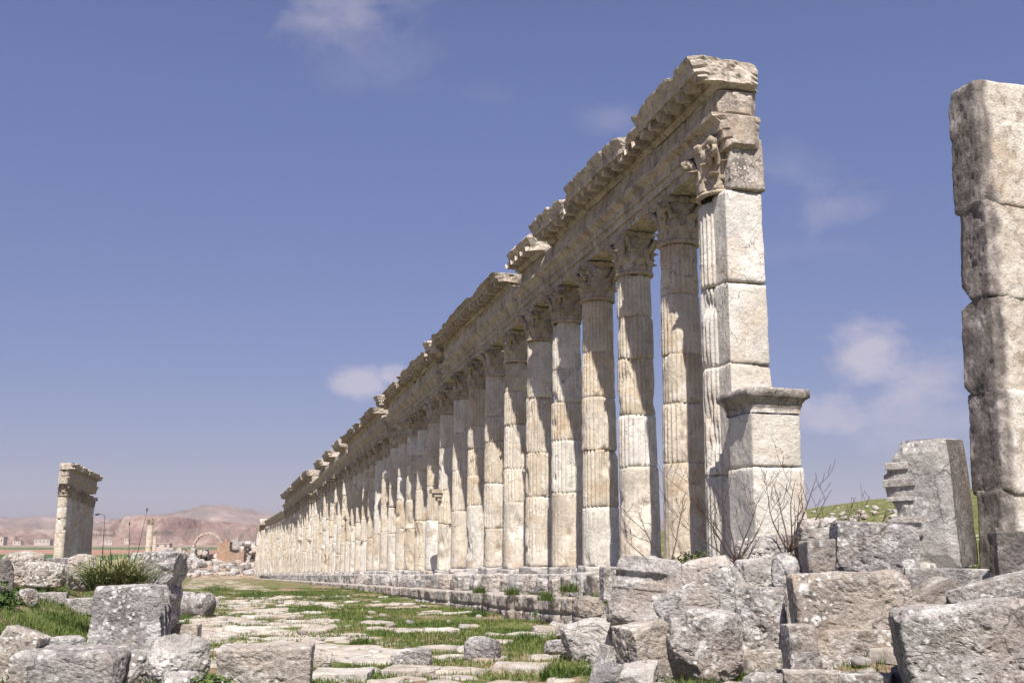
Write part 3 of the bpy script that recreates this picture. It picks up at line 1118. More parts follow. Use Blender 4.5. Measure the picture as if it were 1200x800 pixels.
ARCH = [(-.42, 0), (-.43, .01), (-.43, .12), (-.43, .21), (-.495, .222), (-.495, .34), (-.495, .425), (-.56, .437), (-.56, .53), (-.56, .60), (-.57, .62), (-.66, .70), (-.74, .745),
        (-.75, .84), (-.5, .86), (-.2, .86), (.2, .86), (.5, .86), (.52, .84), (.52, .76), (.48, .66), (.48, .45), (.46, .22), (.44, 0), (.2, 0), (0, 0), (-.2, 0)]
FRZ = [(-.47, 0), (-.49, .08), (-.52, .2), (-.53, .32), (-.52, .45), (-.49, .55), (-.50, .62), (-.47, .62), (-.2, .62), (.2, .62), (.45, .62), (.45, .55), (.48, .32), (.46, .1), (.45, 0), (.2, 0), (-.2, 0)]
COR = [(-.50, 0), (-.54, .05), (-.60, .10), (-.60, .18), (-.66, .21), (-.68, .27), (-.70, .275), (-.80, .275), (-.92, .275), (-1.02, .275), (-1.06, .285), (-1.10, .25), (-1.12, .27), (-1.13, .36), (-1.13, .44),
       (-1.17, .47), (-1.20, .56), (-1.26, .64), (-1.27, .70), (-1.2, .72), (-.9, .73), (-.5, .74), (0, .74), (.36, .73), (.46, .70), (.50, .6), (.50, .42), (.49, .25), (.48, .1), (.48, 0), (.2, 0), (-.2, 0)]
COR_WORN = [(d, min(z, 0.47 + 0.02 * i)) if z > 0.5 else (d, z) for i, (d, z) in [(0, q) for q in COR]]
COR_LOW = ([6, 7, 8, 9], 0.19, 0.56, 0.48)
COR_TOP = ([10, 11, 12, 13, 14, 15, 16, 17, 18, 19], 0.11)


def run(label, n_arch, n_frz, n_cor, top, rise=0.0, seed=0, step=0.06, low=False, out=0.0, lost=0.13):
    sa = S0 + PITCH_M * n_arch[0]
    t = thing('entablature', label, 'entablature', (COL_U, sa, line(sa) + top), 0.0, 'entablature runs on the right colonnade')

    def seg(name, prof, rng, zo, mat, sd, **k):
        s_a, s_b = S0 + PITCH_M * rng[0], S0 + PITCH_M * rng[1]
        o = sweep(name, prof, s_b - s_a, step, mat, sd, t, path=lambda y: np.array([col_pos((y + s_a - S0) / PITCH_M)[0] - COL_U for y in np.atleast_1d(y)]),
                  zdrop=lambda y: -SLOPE * y, **k)
        o.location = (-out if name != 'architrave' else 0, s_a - sa, zo - SLOPE * (s_a - sa))
        return o
    seg('architrave', ARCH, n_arch, 0, 'entab', seed, joint=3.0, gap=0.06, rough=0.012, block_off=0.02)
    if n_frz:
        seg('frieze', FRZ, n_frz, .863, 'entab', seed + 1, joint=2.0, gap=0.06, rough=0.025, block_off=0.03)
    if n_cor:
        seg('cornice', COR_WORN if low else COR, n_cor, 1.486, 'entab', seed + 2, joint=1.1, gap=0.02, rough=0.03, block_off=0.055, modillion=COR_LOW, chips=COR_TOP, endrough=0.3, lost=lost)
    return t


run('nearest and tallest run of entablature with bright broken end above the corner pier', (-1.2, 4.34), (-1.16, 4.25), (-1.18, 3.02), 9.36, seed=300, lost=0.08)
run('second run of entablature from the camera, its curved broken end catching the sun', (4.37, 8.92), (4.5, 8.5), (4.52, 8.55), 9.16, seed=310, low=True, out=0.12, lost=0.12)
run('third run of entablature, between two sunlit broken ends, lower than the second', (8.96, 14.38), (9.14, 13.9), (9.18, 13.9), 8.84, seed=320, low=True, out=0.16)
run('fourth run of entablature, unbroken cornice, left of the low puff of cloud', (14.42, 20.9), (14.75, 20.6), (14.8, 20.5), 8.6, seed=330, low=True, out=0.2, step=0.09)
run('fifth stretch of architrave that has lost its cornice except for scattered blocks', (20.94, 31.1), (21.2, 28.6), None, 8.66, seed=340, step=0.12)
run('far run of entablature with ragged teeth of cornice against the sky', (31.14, 45.0), (31.3, 44.4), (31.4, 44.2), 8.91, seed=350, step=0.12)
run('farthest low stretch of architrave, nearly at the end of the row', (45.04, 56.0), None, None, 8.2, seed=360, step=0.2)


def cornice_piece(label, n0, n1, z, seed, du=0.0, rot=(0, 0, 0)):
    s = S0 + PITCH_M * n0
    u = col_pos(n0)[0]
    o = sweep('cornice_block', COR, (n1 - n0) * PITCH_M, 0.07, 'entab', seed, None, joint=9, rough=0.06, modillion=COR_LOW, chips=COR_TOP, endrough=0.25)
    o.location = (u + du, s, line(s) + z)
    o.rotation_euler = (rot[0] - math.atan(SLOPE), rot[1], rot[2])
    return tag(o, label, 'stone block', 'loose cornice blocks on the right colonnade')


cornice_piece('loose cornice block in the gap between the first two entablature runs', 3.38, 4.18, 10.86, 401, -0.05, (0, 0.0, 0.03))
cornice_piece('small cornice block jutting out at the far end of the second entablature run', 8.66, 8.95, 10.40, 402, -0.25)
cornice_piece('cornice block jutting out where third entablature run meets the fourth', 14.06, 14.4, 10.30, 403, -0.2)
cornice_piece('nearest of the three cornice blocks beyond the fourth entablature run', 21.4, 22.8, 10.15, 404)
cornice_piece('middle of the three cornice blocks beyond the fourth entablature run', 24.0, 25.5, 10.15, 405)
cornice_piece('farthest of the three cornice blocks beyond the fourth entablature run', 26.7, 28.2, 10.15, 406)
u_, s_ = col_pos(59.5)
o = block_mesh('stone_block', 1.3, 2.2, 1.1, 'entab', 10, 77)
tag(link('stone_block', o, None, (u_, s_, line(s_) + 9.35)), 'lone block on top of the last columns at the far end', 'stone block')

# ------------------------------------------------------------------ corner pier with engaged fluted half column, pedestal, broken pier
def pier_block(name, x0, x1, y0, y1, z0, z1, mat, seed, parent, n=20, **k):
    kw = dict(rnd=0.05, cuts=2, cutmin=0.9, rough=0.45)
    kw.update(k)
    v, f = rock_verts(x1 - x0, y1 - y0, z1 - z0, n, seed, **kw)
    return link(name, mesh_data(name, v, f, M[mat]), parent, ((x0 + x1) / 2, (y0 + y1) / 2, (z0 + z1) / 2))


PB = 0.95
t = thing('corner_pier', 'tall corner pier of pale blocks with fluted half column, ending the long colonnade', 'pier', (11.3, 21.3, PB))
zs = [0.0, 2.1, 4.5, 6.35, 8.45]
for i in range(4):
    pier_block('shaft_block', -0.47 + 0.012 * i, 0.54 - 0.02 * i, -0.52, 0.12, zs[i] - 0.02, zs[i + 1] - 0.012, 'pale', 500 + i, t, 26, rnd=0.03, cuts=1, rough=0.33)
for i in range(4):
    a, b = zs[i], zs[i + 1] - (0.02 if i < 3 else 0.1)
    ra, rb = [0.54 - 0.06 * (q / 8.4) for q in (a, b)]
    link('half_drum', drum_mesh('half_drum', ra, rb, b - a, 520 + i, 0.045, 0.05, 'pale'), t, (-0.13, 0.42, a), (0, 0, 0.1))
pier_block('capital_block', -0.30, 0.54, -0.58, 0.15, 8.47, 9.72 - 0.0, 'warm', 530, t, 24, rnd=0.06, rough=0.6)
lc = link('leaf_capital', CAPS[0], t, (-0.14, 0.24, 8.45), (0, 0, R(4)))
lc.scale = (1.06, 1.06, 1.06)

t = thing('pedestal', 'stout pale pedestal with projecting dark moulded cap, standing in front of the corner pier', 'pedestal', (11.08, 19.9, 0.95))
pier_block('lower_block', -0.58, 0.58, -0.55, 0.55, -0.3, 2.12, 'pale', 540, t, 30, rnd=0.03, cuts=1, rough=0.35)
pier_block('upper_block', -0.55, 0.55, -0.53, 0.53, 2.14, 3.22, 'pale', 541, t, 24, rnd=0.03, cuts=1, rough=0.3)
mb = MB()
lv = [(0.555, 3.225), (0.56, 3.34), (0.585, 3.37), (0.585, 3.42), (0.64, 3.50), (0.70, 3.54), (0.71, 3.66), (0.69, 3.72), (0.4, 3.72), (0.1, 3.72)]
rs = np.random.RandomState(9)
P = []
for w, zz in lv:
    ring = []
    for i in range(4):
        a = i * math.pi / 2
        for tt in np.linspace(-1, 1, 17)[:-1]:
            ring.append((w * math.cos(a) - w * tt * math.sin(a), w * math.sin(a) + w * tt * math.cos(a), zz))
    P.append(np.array(ring))
P = np.concatenate(P)
q = fbm(P * 3.2 + 4, 4, 0.6)
dirs = P[:, :2] / np.maximum(np.abs(P[:, :2]).max(1, keepdims=True), 0.05)
chip = np.maximum(fbm(P * 2.1 + 14, 3) - 0.12, 0) * 0.35
P[:, :2] += dirs * (q * 0.018 - chip * 0.5)[:, None]
P[:, 2] += q * 0.015
fs = [tuple(x) for x in grid_faces(len(lv), 64, wrap_v=True)] + [tuple(range(64))[::-1], tuple(range((len(lv) - 1) * 64, len(lv) * 64))]
capm = stone('weathered_cap_limestone', [(0.34, 0.31, 0.28)], dark=(0.12, 0.10, 0.09), dark_amt=0.75, pale=(0.58, 0.55, 0.51), pale_amt=0.6, spk=0.7, bump=0.8)
mb.add(P, fs)
mb.build('cap', capm, t)

t = thing('broken_pier', 'tall broken pier at the right edge, dark lichen on its left side', 'pier', (11.12, 12.95, 0.7))
t.rotation_euler = (0, R(1.4), 0)
zs = [0.0, 1.55, 2.95, 4.35, 5.75, 7.65]
for i in range(5):
    w = [0.66, 0.64, 0.62, 0.62, 0.62][i]
    b = pier_block('shaft_block', -0.58 - (0.06 if i == 0 else 0), w + 0.05, -0.52, 0.16, zs[i] - 0.05, zs[i + 1] + 0.02, 'pier', 560 + i, t, 42, rnd=0.07, cuts=5, cutmin=0.87, rough=0.42)
    b.location.x += random.uniform(-0.035, 0.035)
    b.location.y += random.uniform(-0.03, 0.03)
    b.rotation_euler = (0, random.uniform(-0.008, 0.008), random.uniform(-0.03, 0.03))

# ------------------------------------------------------------------ kerb and stylobate of the colonnade
def wall_strip(name, label, cat, u0, prof, s_a, s_b, step, joint, mat, seed, rough, zbase, course=None):
    ss = [s_a]
    while ss[-1] < s_b:
        ss.append(ss[-1] + step * max(1.0, (ss[-1] / 40.0) ** 1.4))
    ss = np.array(ss)
    rs = np.random.RandomState(seed)
    j = [s_a - 0.3]
    while j[-1] < s_b:
        j.append(j[-1] + joint * rs.uniform(0.55, 1.5))
    j = np.array(j)
    bid = np.searchsorted(j, ss)
    dj = np.min(np.abs(ss[:, None] - j[None]), 1)
    pr = np.array(prof)
    m = len(pr)
    D = np.repeat(pr[None, :, 0], len(ss), 0) + u0
    Zr = np.repeat(pr[None, :, 1], len(ss), 0)
    pts = np.stack([D.ravel(), np.repeat(ss, m), Zr.ravel()], 1)
    n1 = fbm(pts * 2.6 + seed, 4, 0.6).reshape(D.shape)
    n2 = fbm(pts * 0.9 + seed + 7, 3).reshape(D.shape)
    off = rs.uniform(-1, 1, (len(j) + 2, 2))
    groove = np.exp(-(dj / 0.05) ** 2)[:, None]
    front = (pr[:, 1] > -9)[None]
    D = D + (groove * 0.16 + n1 * rough + np.maximum(n2, 0) * rough * 2 + (off[bid, 0] * rough * 0.9)[:, None]) * (pr[None, :, 0] < 0.55)
    topmask = (pr[None, :, 1] > pr[:, 1].max() * 0.5)
    Zr = Zr - (groove * 0.10 + np.maximum(n2 + 0.05, 0) * rough * 2 - (off[bid, 1] * rough * 0.9)[:, None] - n1 * rough) * topmask
    if course is not None:
        for zc in course:
            D = D + 0.09 * np.exp(-((Zr - zc) / 0.035) ** 2)
    Z = Zr + zbase(ss)[:, None]
    V = np.stack([D.ravel(), np.repeat(ss, m), Z.ravel()], 1)
    f = [tuple(q) for q in grid_faces(len(ss), m)] + [tuple(range(m)), tuple(range((len(ss) - 1) * m, len(ss) * m))[::-1]]
    return tag(link(name, mesh_data(name, V, f, M[mat])), label, cat)


kp = [(0, zz) for zz in np.linspace(-0.95, -0.04, 22)] + [(0.04, 0.0)] + [(x, 0.0) for x in np.linspace(0.14, 0.9, 8)] + [(0.95, -0.5)]
wall_strip('kerb_wall', 'low worn kerb wall of squared stone blocks along the foot of the colonnade', 'wall', 9.12, kp, 22.0, 215, 0.05, 1.15, 'warm', 21, 0.09,
           lambda s: line(s) - 0.66 + 0.025 * np.sin(s * 0.9) * np.sin(s * 0.37 + 1), course=(-0.42,))
FB = [block_mesh('footing_block', 1, 1, 1, ['white', 'rubble', 'warm'][k % 3], 20, 1200 + k, rnd=0.06, sph=0.12, cuts=9, cutmin=0.78, rough=1.1) for k in range(9)]
rr = random.Random(17)
s = 23.6
while s < 78:
    w = rr.uniform(0.45, 1.15)
    h = rr.uniform(0.35, 0.72)
    if rr.random() < 0.8:
        o = link('footing_block', FB[rr.randrange(9)], None, (10.45 + rr.uniform(-0.25, 0.15), s + w / 2, line(s) - 0.72 + h / 2), (rr.uniform(-.12, .12), rr.uniform(-.12, .12), rr.uniform(-.3, .3)))
        o.scale = (rr.uniform(0.6, 0.95), w, h)
        tag(o, 'rough grey footing block below the columns, on the ledge behind the kerb wall', 'stone block', 'rough footing blocks under the columns')
    s += w * rr.uniform(0.9, 1.4)
sp = [(0, zz) for zz in np.linspace(-0.75, -0.05, 18)] + [(0.05, 0.0)] + [(x, 0.0) for x in np.linspace(0.16, 1.9, 12)] + [(1.95, -0.7)]
wall_strip('stylobate', 'rough footing of broken masonry that carries the columns', 'wall', 10.42, sp, 23.2, 213, 0.05, 0.95, 'white', 33, 0.15,
           lambda s: line(s) - 0.04)

# ------------------------------------------------------------------ short colonnade across the street
lc0, lc1 = np.array([-14.6, 122.0]), np.array([-13.9, 143.0])
for i in range(8):
    q = lc0 + (lc1 - lc0) * i / 7
    src, Hs = VAR[(i * 3 + 1) % 14]
    t = dup(src, '%s column, counted from the camera, of the short colonnade across the street' % ORD[i], 'columns of the short colonnade')
    t.location = (q[0], q[1], -1.3 - 0.02 * (q[1] - 122))
    t.rotation_euler = (0, 0, i * 1.3)
    t.scale = (1, 1, 9.2 / Hs)
ang = math.atan2(lc1[0] - lc0[0], lc1[1] - lc0[1])
L = float(np.linalg.norm(lc1 - lc0)) + 1.6
d = (lc1 - lc0) / np.linalg.norm(lc1 - lc0)
st = lc0 - d * 0.8
t = thing('entablature', 'entablature on the short colonnade across the street, cornice jutting right', 'entablature', (st[0], st[1], 7.9), -ang)


def mirror(p):
    return [(-x, zz) for x, zz in p][::-1]


sweep('architrave', mirror(ARCH), L, 0.15, 'entab', 701, t, joint=3.0, rough=0.03)
sweep('frieze', mirror(FRZ), L, 0.15, 'entab', 702, t, joint=2.4, rough=0.04).location = (0, 0, .863)
nC = len(COR)
sweep('cornice', mirror(COR), L, 0.12, 'entab', 703, t, joint=1.5, rough=0.06, gap=0.06, block_off=0.05, modillion=([nC - 1 - i for i in COR_LOW[0]], 0.15, 0.52, 0.5),
      chips=([nC - 1 - i for i in COR_TOP[0]], 0.4), endrough=0.3).location = (0, 0, 1.486)

# ------------------------------------------------------------------ fallen stones, each its own block
CAM_YAW = -ALPHA


def rock(cx, yt, yb, wpx, dist, label, mat='rubble', depth=0.8, yaw=0, roll=0, tip=0, n=44, seed=None, sink=0.05, name='stone_block', cat='stone block', group=None, edit=None, **k):
    if dist is None:
        p, dist = hit(cx, yb)
    p = at(cx, yb, dist)
    w = 0.96 * wpx * dist / 1273.0
    h = (yb - yt) * dist / 1273.0 + sink
    d = max(0.15, depth * w)
    kw = dict(rnd=0.09, sph=0.0, cuts=5, cutmin=0.84, rough=0.8)
    kw.update(k)
    sd = seed if seed is not None else int(cx * 7 + yt * 3) % 9973
    v, f = rock_verts(w, d, h, n, sd, **kw)
    if edit:
        v = edit(v, w, d, h)
    o = link(name, mesh_data(name, v, f, M[mat], False))
    c = p + FH * d * 0.5
    o.location = (c[0], c[1], p[2] + h / 2 - sink)
    o.rotation_euler = Euler((R(tip), R(roll), CAM_YAW - math.atan((cx - 600) / 1273.0) + R(yaw)))
    return tag(o, label, cat, group)


def flute_right(v, w, d, h):
    x = v[:, 0] / (w / 2)
    m = sstep(x, 0.55, 0.85)
    v[:, 0] -= m * 0.15 * w * (0.5 + 0.5 * np.cos(v[:, 1] / d * 2 * math.pi * 3.5)) ** 0.7
    return v


def carve_right(v, w, d, h):
    x = v[:, 0] / (w / 2)
    z = v[:, 2] / (h / 2)
    m = sstep(x, 0.2, 0.7)
    v[:, 0] -= m * w * (0.10 * sstep(-z, -0.7, -0.1) + 0.03 * np.sin(z * 11) * (z < 0.4))
    v[:, 1] += m * 0.03 * np.cos(z * 14)
    return v


def notch(zs_, depth_, wid):
    def f(v, w, d, h):
        z = v[:, 2] / (h / 2)
        for q in zs_:
            v[:, 0] += np.exp(-((z - q) / wid) ** 2) * depth_ * w * sstep(-v[:, 0], 0, w * 0.4)
        return v
    return f


B = dict(rnd=0.035, cuts=8, cutmin=0.86, rough=0.8)                 # squared blocks
O = dict(rnd=0.1, sph=0.35, cuts=12, cutmin=0.76, rough=1.1)         # boulders
# -- left foreground
rock(66, 766, 814, 132, None, 'long grey block with rounded top and dark end, lying in the bottom left corner', depth=0.75, yaw=-15, **dict(B, rnd=0.2), n=40)
rock(8, 742, 800, 48, None, 'tilted pale block cut by the left edge of the view, beside the long grey block', 'warm', depth=0.9, yaw=-24, roll=20, **B)
rock(48, 750, 766, 80, None, 'low pale slab in the grass behind the long grey block', 'white', depth=0.6, yaw=4, **B)
rock(75, 786, 812, 40, None, 'small pointed grey stone in front of the long grey block', 'white', depth=0.9, yaw=30, **O)
rock(141, 690, 774, 84, None, 'upright grey block with fluted right side, standing in the left grass', depth=0.8, yaw=-16, n=56, edit=flute_right, **dict(B, taper=(-0.06, 0), rnd=0.05))
rock(176, 650, 736, 52, 22.5, 'dark overhanging capital fragment behind the fluted block', depth=0.9, yaw=-24, n=48, edit=carve_right, **dict(B, taper=(0.12, 0.05)))
rock(198, 748, 806, 70, None, 'rounded grey boulder between the fluted block and leafy weeds', 'white', depth=0.85, yaw=20, **dict(O, sph=0.55), n=40)
rock(211, 733, 757, 36, None, 'small squared tan block just behind the rounded boulder', 'warm', depth=0.8, yaw=-12, **B)
rock(150, 766, 806, 46, None, 'pale rough stone wedged between long grey block and rounded boulder', 'white', depth=0.8, yaw=40, **O)
rock(205, 790, 815, 44, None, 'pale stone tip at the bottom edge below the rounded boulder', 'white', depth=0.9, yaw=10, **O)
rock(302, 762, 814, 112, None, 'broad square block at the bottom edge beside the paved street', 'warm', depth=0.62, yaw=-7, n=44, **dict(B, rnd=0.05))
rock(16, 648, 688, 46, 27.0, 'pale boulder on the left bank, highest at the left edge', 'warm', depth=0.9, yaw=20, **O)
rock(46, 659, 687, 44, 26.5, 'pale cracked boulder right of the highest one on the left bank', 'warm', depth=0.9, yaw=-20, **O)
rock(52, 655, 682, 60, 28.5, 'flat topped grey slab on the left bank in front of the green fields', depth=0.6, yaw=5, **B)
rock(92, 652, 690, 42, 26.0, 'rough holed boulder under the short colonnade, left of the strap leaved plant', 'warm', depth=0.9, yaw=0, **dict(O, rough=1.5))
rock(2, 655, 692, 16, 21.0, 'dark brown stone cut by the left edge above the grass', 'lichen', depth=1.0, yaw=12, **O)
rock(90, 702, 718, 36, None, 'flat stone lying in the grass left of the fluted block', 'white', depth=0.7, yaw=8, **B)
rock(26, 690, 709, 24, None, 'small grey stone half sunk in the grass at far left', depth=0.8, yaw=30, **O)
rock(56, 695, 705, 34, None, 'low sunken stone in the left grass beneath the grey slab', depth=0.8, yaw=-10, **B)
# fallen drum lying on its side beside the street
me = drum_mesh('column_drum', 0.42, 0.40, 1.22, 801, 0.004, 0.9, 'rubble', 72)
p, dd = hit(226, 722)
o = link('column_drum', me, None, None, None)
ax = Vector(RT * 0.90 - FH * 0.42).normalized()
o.rotation_euler = ax.to_track_quat('Z', 'Y').to_euler()
o.location = Vector(p) - ax * 0.61 + Vector((0, 0, 0.36))
tag(o, 'grey column drum lying on its side at the edge of the paved street', 'column drum')

# -- tumbled pile on the right, from the street upwards
rock(833, 722, 798, 94, 14.2, 'large rounded boulder at the foot of the right hand pile, grass before it', depth=0.85, yaw=10, **dict(O, sph=0.4), n=48)
rock(766, 735, 800, 66, 14.4, 'brown block leaning left of the large rounded boulder', 'warm', depth=0.9, yaw=30, roll=-8, **B)
rock(698, 730, 776, 78, None, 'long whitish rock at the street end of the pile', 'white', depth=0.6, yaw=-12, roll=-9, **O)
rock(752, 737, 776, 44, 15.6, 'grey stone tucked behind the brown leaning block', depth=0.9, yaw=15, **O)
rock(720, 762, 792, 36, None, 'small grey stone standing in grass left of the brown leaning block', depth=0.8, yaw=28, roll=20, **B)


def moulded(v, w, d, h):
    z = v[:, 2] / (h / 2)
    x = v[:, 0] / (w / 2)
    m = sstep(-v[:, 1], 0.0, d * 0.4) * sstep(-x, -0.25, 0.0)
    step = 0.30 * sstep(-z, -0.55, -0.45) - 0.10 * sstep(-z, -0.30, -0.22) + 0.08 * sstep(-z, -0.05, 0.02) - 0.20 * sstep(-z, 0.2, 0.9)
    v[:, 1] += m * d * 0.28 * step
    v[:, 2] -= sstep(x, 0.2, 1.0) * h * 0.16 * (z > 0)
    return v


rock(784, 662, 738, 116, 16.6, 'moulded cornice block tipped on its side, left of the pile', depth=0.75, yaw=-10, roll=5, tip=-10, n=60, edit=moulded, **dict(B, taper=(-0.12, 0), rough=0.45))
rock(834, 684, 740, 104, 15.7, 'pale slab sloping down to the left above the large rounded boulder', 'white', depth=0.7, yaw=-16, roll=-24, n=40, **dict(B, rnd=0.08))
rock(902, 692, 776, 58, 14.9, 'tall rough block with brown hollow underside in the middle of the pile', 'rubble', depth=0.9, yaw=-6, n=44, **dict(B, rough=1.1))
rock(894, 656, 694, 52, 16.2, 'cracked stone resting on the tall rough block', 'white', depth=0.9, yaw=18, **O)
rock(842, 655, 700, 70, 17.0, 'low whitish rock behind the sloping slab', 'white', depth=0.8, yaw=-8, roll=-10, **O)
rock(908, 628, 668, 82, 17.4, 'grey boulder at the foot of the pedestal', depth=0.8, yaw=10, **O)
rock(940, 652, 745, 50, 15.3, 'tall rounded grey stone behind the stacked blocks', depth=1.0, yaw=-10, **O)
rock(975, 633, 682, 52, 14.9, 'small cube shaped block perched on the stacked blocks', depth=0.9, yaw=16, roll=-3, **dict(B, rnd=0.05))
rock(968, 608, 648, 54, 17.0, 'pointed whitish rock behind the cube shaped block', 'white', depth=0.8, yaw=10, **dict(O, sph=0.3))
rock(1034, 614, 676, 96, 14.7, 'long pale topped block leaning against the carved block', depth=0.6, yaw=12, roll=4, n=44, **dict(B, rnd=0.06))
rock(1121, 667, 692, 96, 14.4, 'thin flat slab bridging a dark gap beneath the carved block', depth=0.7, yaw=6, roll=1, **dict(B, rough=0.5))
rock(1010, 674, 742, 140, 13.7, 'big squared block, upper of the two stacked at the right', 'warm', depth=0.55, yaw=10, roll=-3, n=52, **dict(B, rnd=0.07, rough=0.75))
rock(1006, 740, 796, 100, 13.6, 'pale squared block beneath the big upper one', 'warm', depth=0.6, yaw=10, n=40, **B)
rock(944, 736, 798, 36, 13.5, 'narrow upright stone at the left of the lower stacked block', 'rubble', depth=1.0, yaw=18, **B)
rock(1104, 690, 742, 72, 13.6, 'wedge shaped stone leaning between the stacked blocks and big right slab', 'warm', depth=0.8, yaw=20, roll=-26, **B)
rock(1158, 714, 806, 166, 11.6, 'huge speckled slab filling the bottom right corner', 'rubble', depth=0.6, yaw=12, roll=-7, n=64, **dict(B, rnd=0.1, rough=0.8))
rock(1184, 682, 726, 100, 13.0, 'sloping grey slab behind the huge speckled slab', depth=0.7, yaw=0, roll=-16, n=40, **B)
rock(1198, 624, 694, 40, 13.6, 'dark stone against the foot of the broken pier, at the right edge', 'lichen', depth=0.8, yaw=10, **B)
rock(905, 766, 792, 56, None, 'small flat wedge of stone beside the foot of the narrow upright stone', 'warm', depth=0.7, yaw=-10, **B)
rock(960, 790, 812, 70, None, 'low stone at the bottom edge beneath the narrow upright stone', 'warm', depth=0.7, yaw=6, **B)
rock(1022, 792, 812, 60, None, 'low grey stone at the bottom edge under the lower stacked block', depth=0.7, yaw=-6, **B)
rock(900, 792, 814, 50, None, 'grey stone half out of view at the bottom, right of the rounded boulder', depth=0.7, yaw=14, **O)
rock(722, 665, 700, 32, 20.5, 'upright grey stone beside the end of the kerb wall', depth=0.9, yaw=12, **B)
rock(738, 682, 706, 34, 19.4, 'small pale stone between the kerb wall and moulded block', 'white', depth=0.9, yaw=-20, **O)
rock(756, 652, 682, 42, 20.2, 'pale stone at the foot of the second column', 'white', depth=0.9, yaw=0, **O)
rock(690, 700, 722, 36, 23.0, 'worn block at the broken end of the kerb wall', 'warm', depth=0.9, yaw=0, **O)
rock(1085, 660, 680, 40, 14.8, 'small broken stone wedged under the left corner of the carved block', 'white', depth=0.9, yaw=0, **O)

# the leaning carved block: flat cut face to the front, mouldings running along its left edge
p = at(1090, 664, 15.1)
cb = thing('carved_block', 'leaning carved block with mouldings down its left edge, beside the broken pier', 'carved block', (p[0], p[1], p[2] - 0.02))
cb.scale = (0.9, 1, 1)
cb.rotation_euler = Euler((R(3), R(-1.5), CAM_YAW - math.atan((1090 - 600) / 1273.0) + R(-17)))
CP = [(-.42, 0), (-.44, .16), (-.43, .34), (-.43, .42), (-.48, .44), (-.48, .52), (-.42, .54), (-.42, .60), (-.48, .62), (-.48, .70), (-.41, .73), (-.42, .80), (-.48, .92), (-.55, .98), (-.56, 1.12), (-.57, 1.30),
      (-.51, 1.33), (-.50, 1.42), (-.44, 1.44), (-.42, 1.54), (-.33, 1.60), (-.24, 1.76), (.1, 1.77), (.35, 1.77), (.44, 1.75), (.455, 1.4), (.46, 1.1), (.46, .8), (.46, .5), (.46, .2), (.45, 0), (.2, 0), (0, 0), (-.2, 0)]
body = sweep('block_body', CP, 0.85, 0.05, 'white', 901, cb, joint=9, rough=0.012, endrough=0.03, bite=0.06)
body.data.materials.append(M['lichen'])                 # shade on the side towards the pier, painted with the dark lichen stone
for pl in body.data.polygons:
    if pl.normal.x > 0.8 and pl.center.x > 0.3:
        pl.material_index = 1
for (x0, x1, z0, z1) in ((-.56, -.06, 1.14, 1.25), (-.50, -.14, 1.38, 1.48), (-.52, -.10, 0.94, 1.00), (-.48, -.02, 0.62, 0.71), (-.48, -.02, 0.44, 0.53)):
    mb = MB()
    v, f = rock_verts(x1 - x0, 0.22, z1 - z0, 14, int(z0 * 100), rnd=0.12, cuts=1, rough=0.4)
    v = v + np.array([(x0 + x1) / 2, 0.02, (z0 + z1) / 2])
    mb.add(v, f)
    mb.build('moulding', M['white'], cb, False)

# -- stones lying on the street
for cx, yt, yb, w, lab, mt in ((565, 749, 775, 44, 'cracked grey rock standing up from the street, right of its middle', 'rubble'),
                               (483, 762, 782, 52, 'low grey rock in the street, left of the cracked one', 'rubble'),
                               (345, 764, 786, 74, 'low worn rock beside the broad square block, on the street edge', 'warm'),
                               (660, 752, 768, 44, 'flat grey stone in grass near the long whitish rock', 'rubble'),
                               (640, 734, 744, 34, 'small tan stone below the kerb wall', 'warm')):
    rock(cx, yt, yb, w, None, lab, mt, depth=0.8, yaw=cx % 40 - 20, **O)
for cx, yt, yb, w, lab in ((395, 790, 799, 70, 'large pale paving slab at the bottom, right of the broad square block'),
                           (480, 786, 793, 66, 'large pale paving slab lifted out of the street near the bottom'),
                           (610, 782, 789, 70, 'long pale slab in the grass at the bottom, left of the whitish rock')):
    rock(cx, yt, yb, w, None, lab, 'slab', depth=1.0, yaw=cx % 30 - 15, name='paving_slab', cat='paving slab', **dict(B, rough=0.5))


def scatter(kind, label, cat, group, spots, mat, meshes):
    for i, (u, s, sz) in enumerate(spots):
        me = meshes[i % len(meshes)]
        o = link(kind, me, None, (u, s, gz(u, s) + sz * 0.18), (random.uniform(-0.3, 0.3), random.uniform(-0.3, 0.3), random.uniform(0, 6.28)))
        o.scale = (sz * random.uniform(0.8, 1.3), sz * random.uniform(0.8, 1.3), sz * random.uniform(0.6, 1.0))
        tag(o, label, cat, group)


random.seed(21)
SM = [block_mesh('small_stone', 1, 1, 0.8, ['rubble', 'white', 'warm'][k % 3], 9, 900 + k, rnd=0.2, sph=0.35, cuts=6, cutmin=0.75, rough=0.9) for k in range(9)]
pile = []
while len(pile) < 110:
    u, s = random.uniform(5.2, 11.3), random.uniform(9.5, 23)
    if random.random() < (u - 5) / 6:
        pile.append((u, s, random.uniform(0.10, 0.40)))
broken = []
for px, py in ((705, 798), (742, 800), (880, 788), (926, 790), (700, 745), (668, 744), (1060, 792), (1090, 780), (1068, 745), (890, 745), (775, 796), (930, 752), (650, 742), (860, 655), (985, 655), (1120, 738)):
    p, d = hit(px, py)
    broken.append((p[0] + random.uniform(-.15, .15), p[1] - 0.25, random.uniform(0.32, 0.6)))
scatter('broken_rock', 'mid sized broken rock lying between the big blocks of the right hand pile', 'rock', 'mid sized rocks in the right hand pile', broken, None,
        [block_mesh('broken_rock', 1, 1, 0.8, ['rubble', 'white', 'warm'][k % 3], 26, 1400 + k, rnd=0.06, sph=0.2, cuts=11, cutmin=0.74, rough=1.1) for k in range(6)])
rise = []
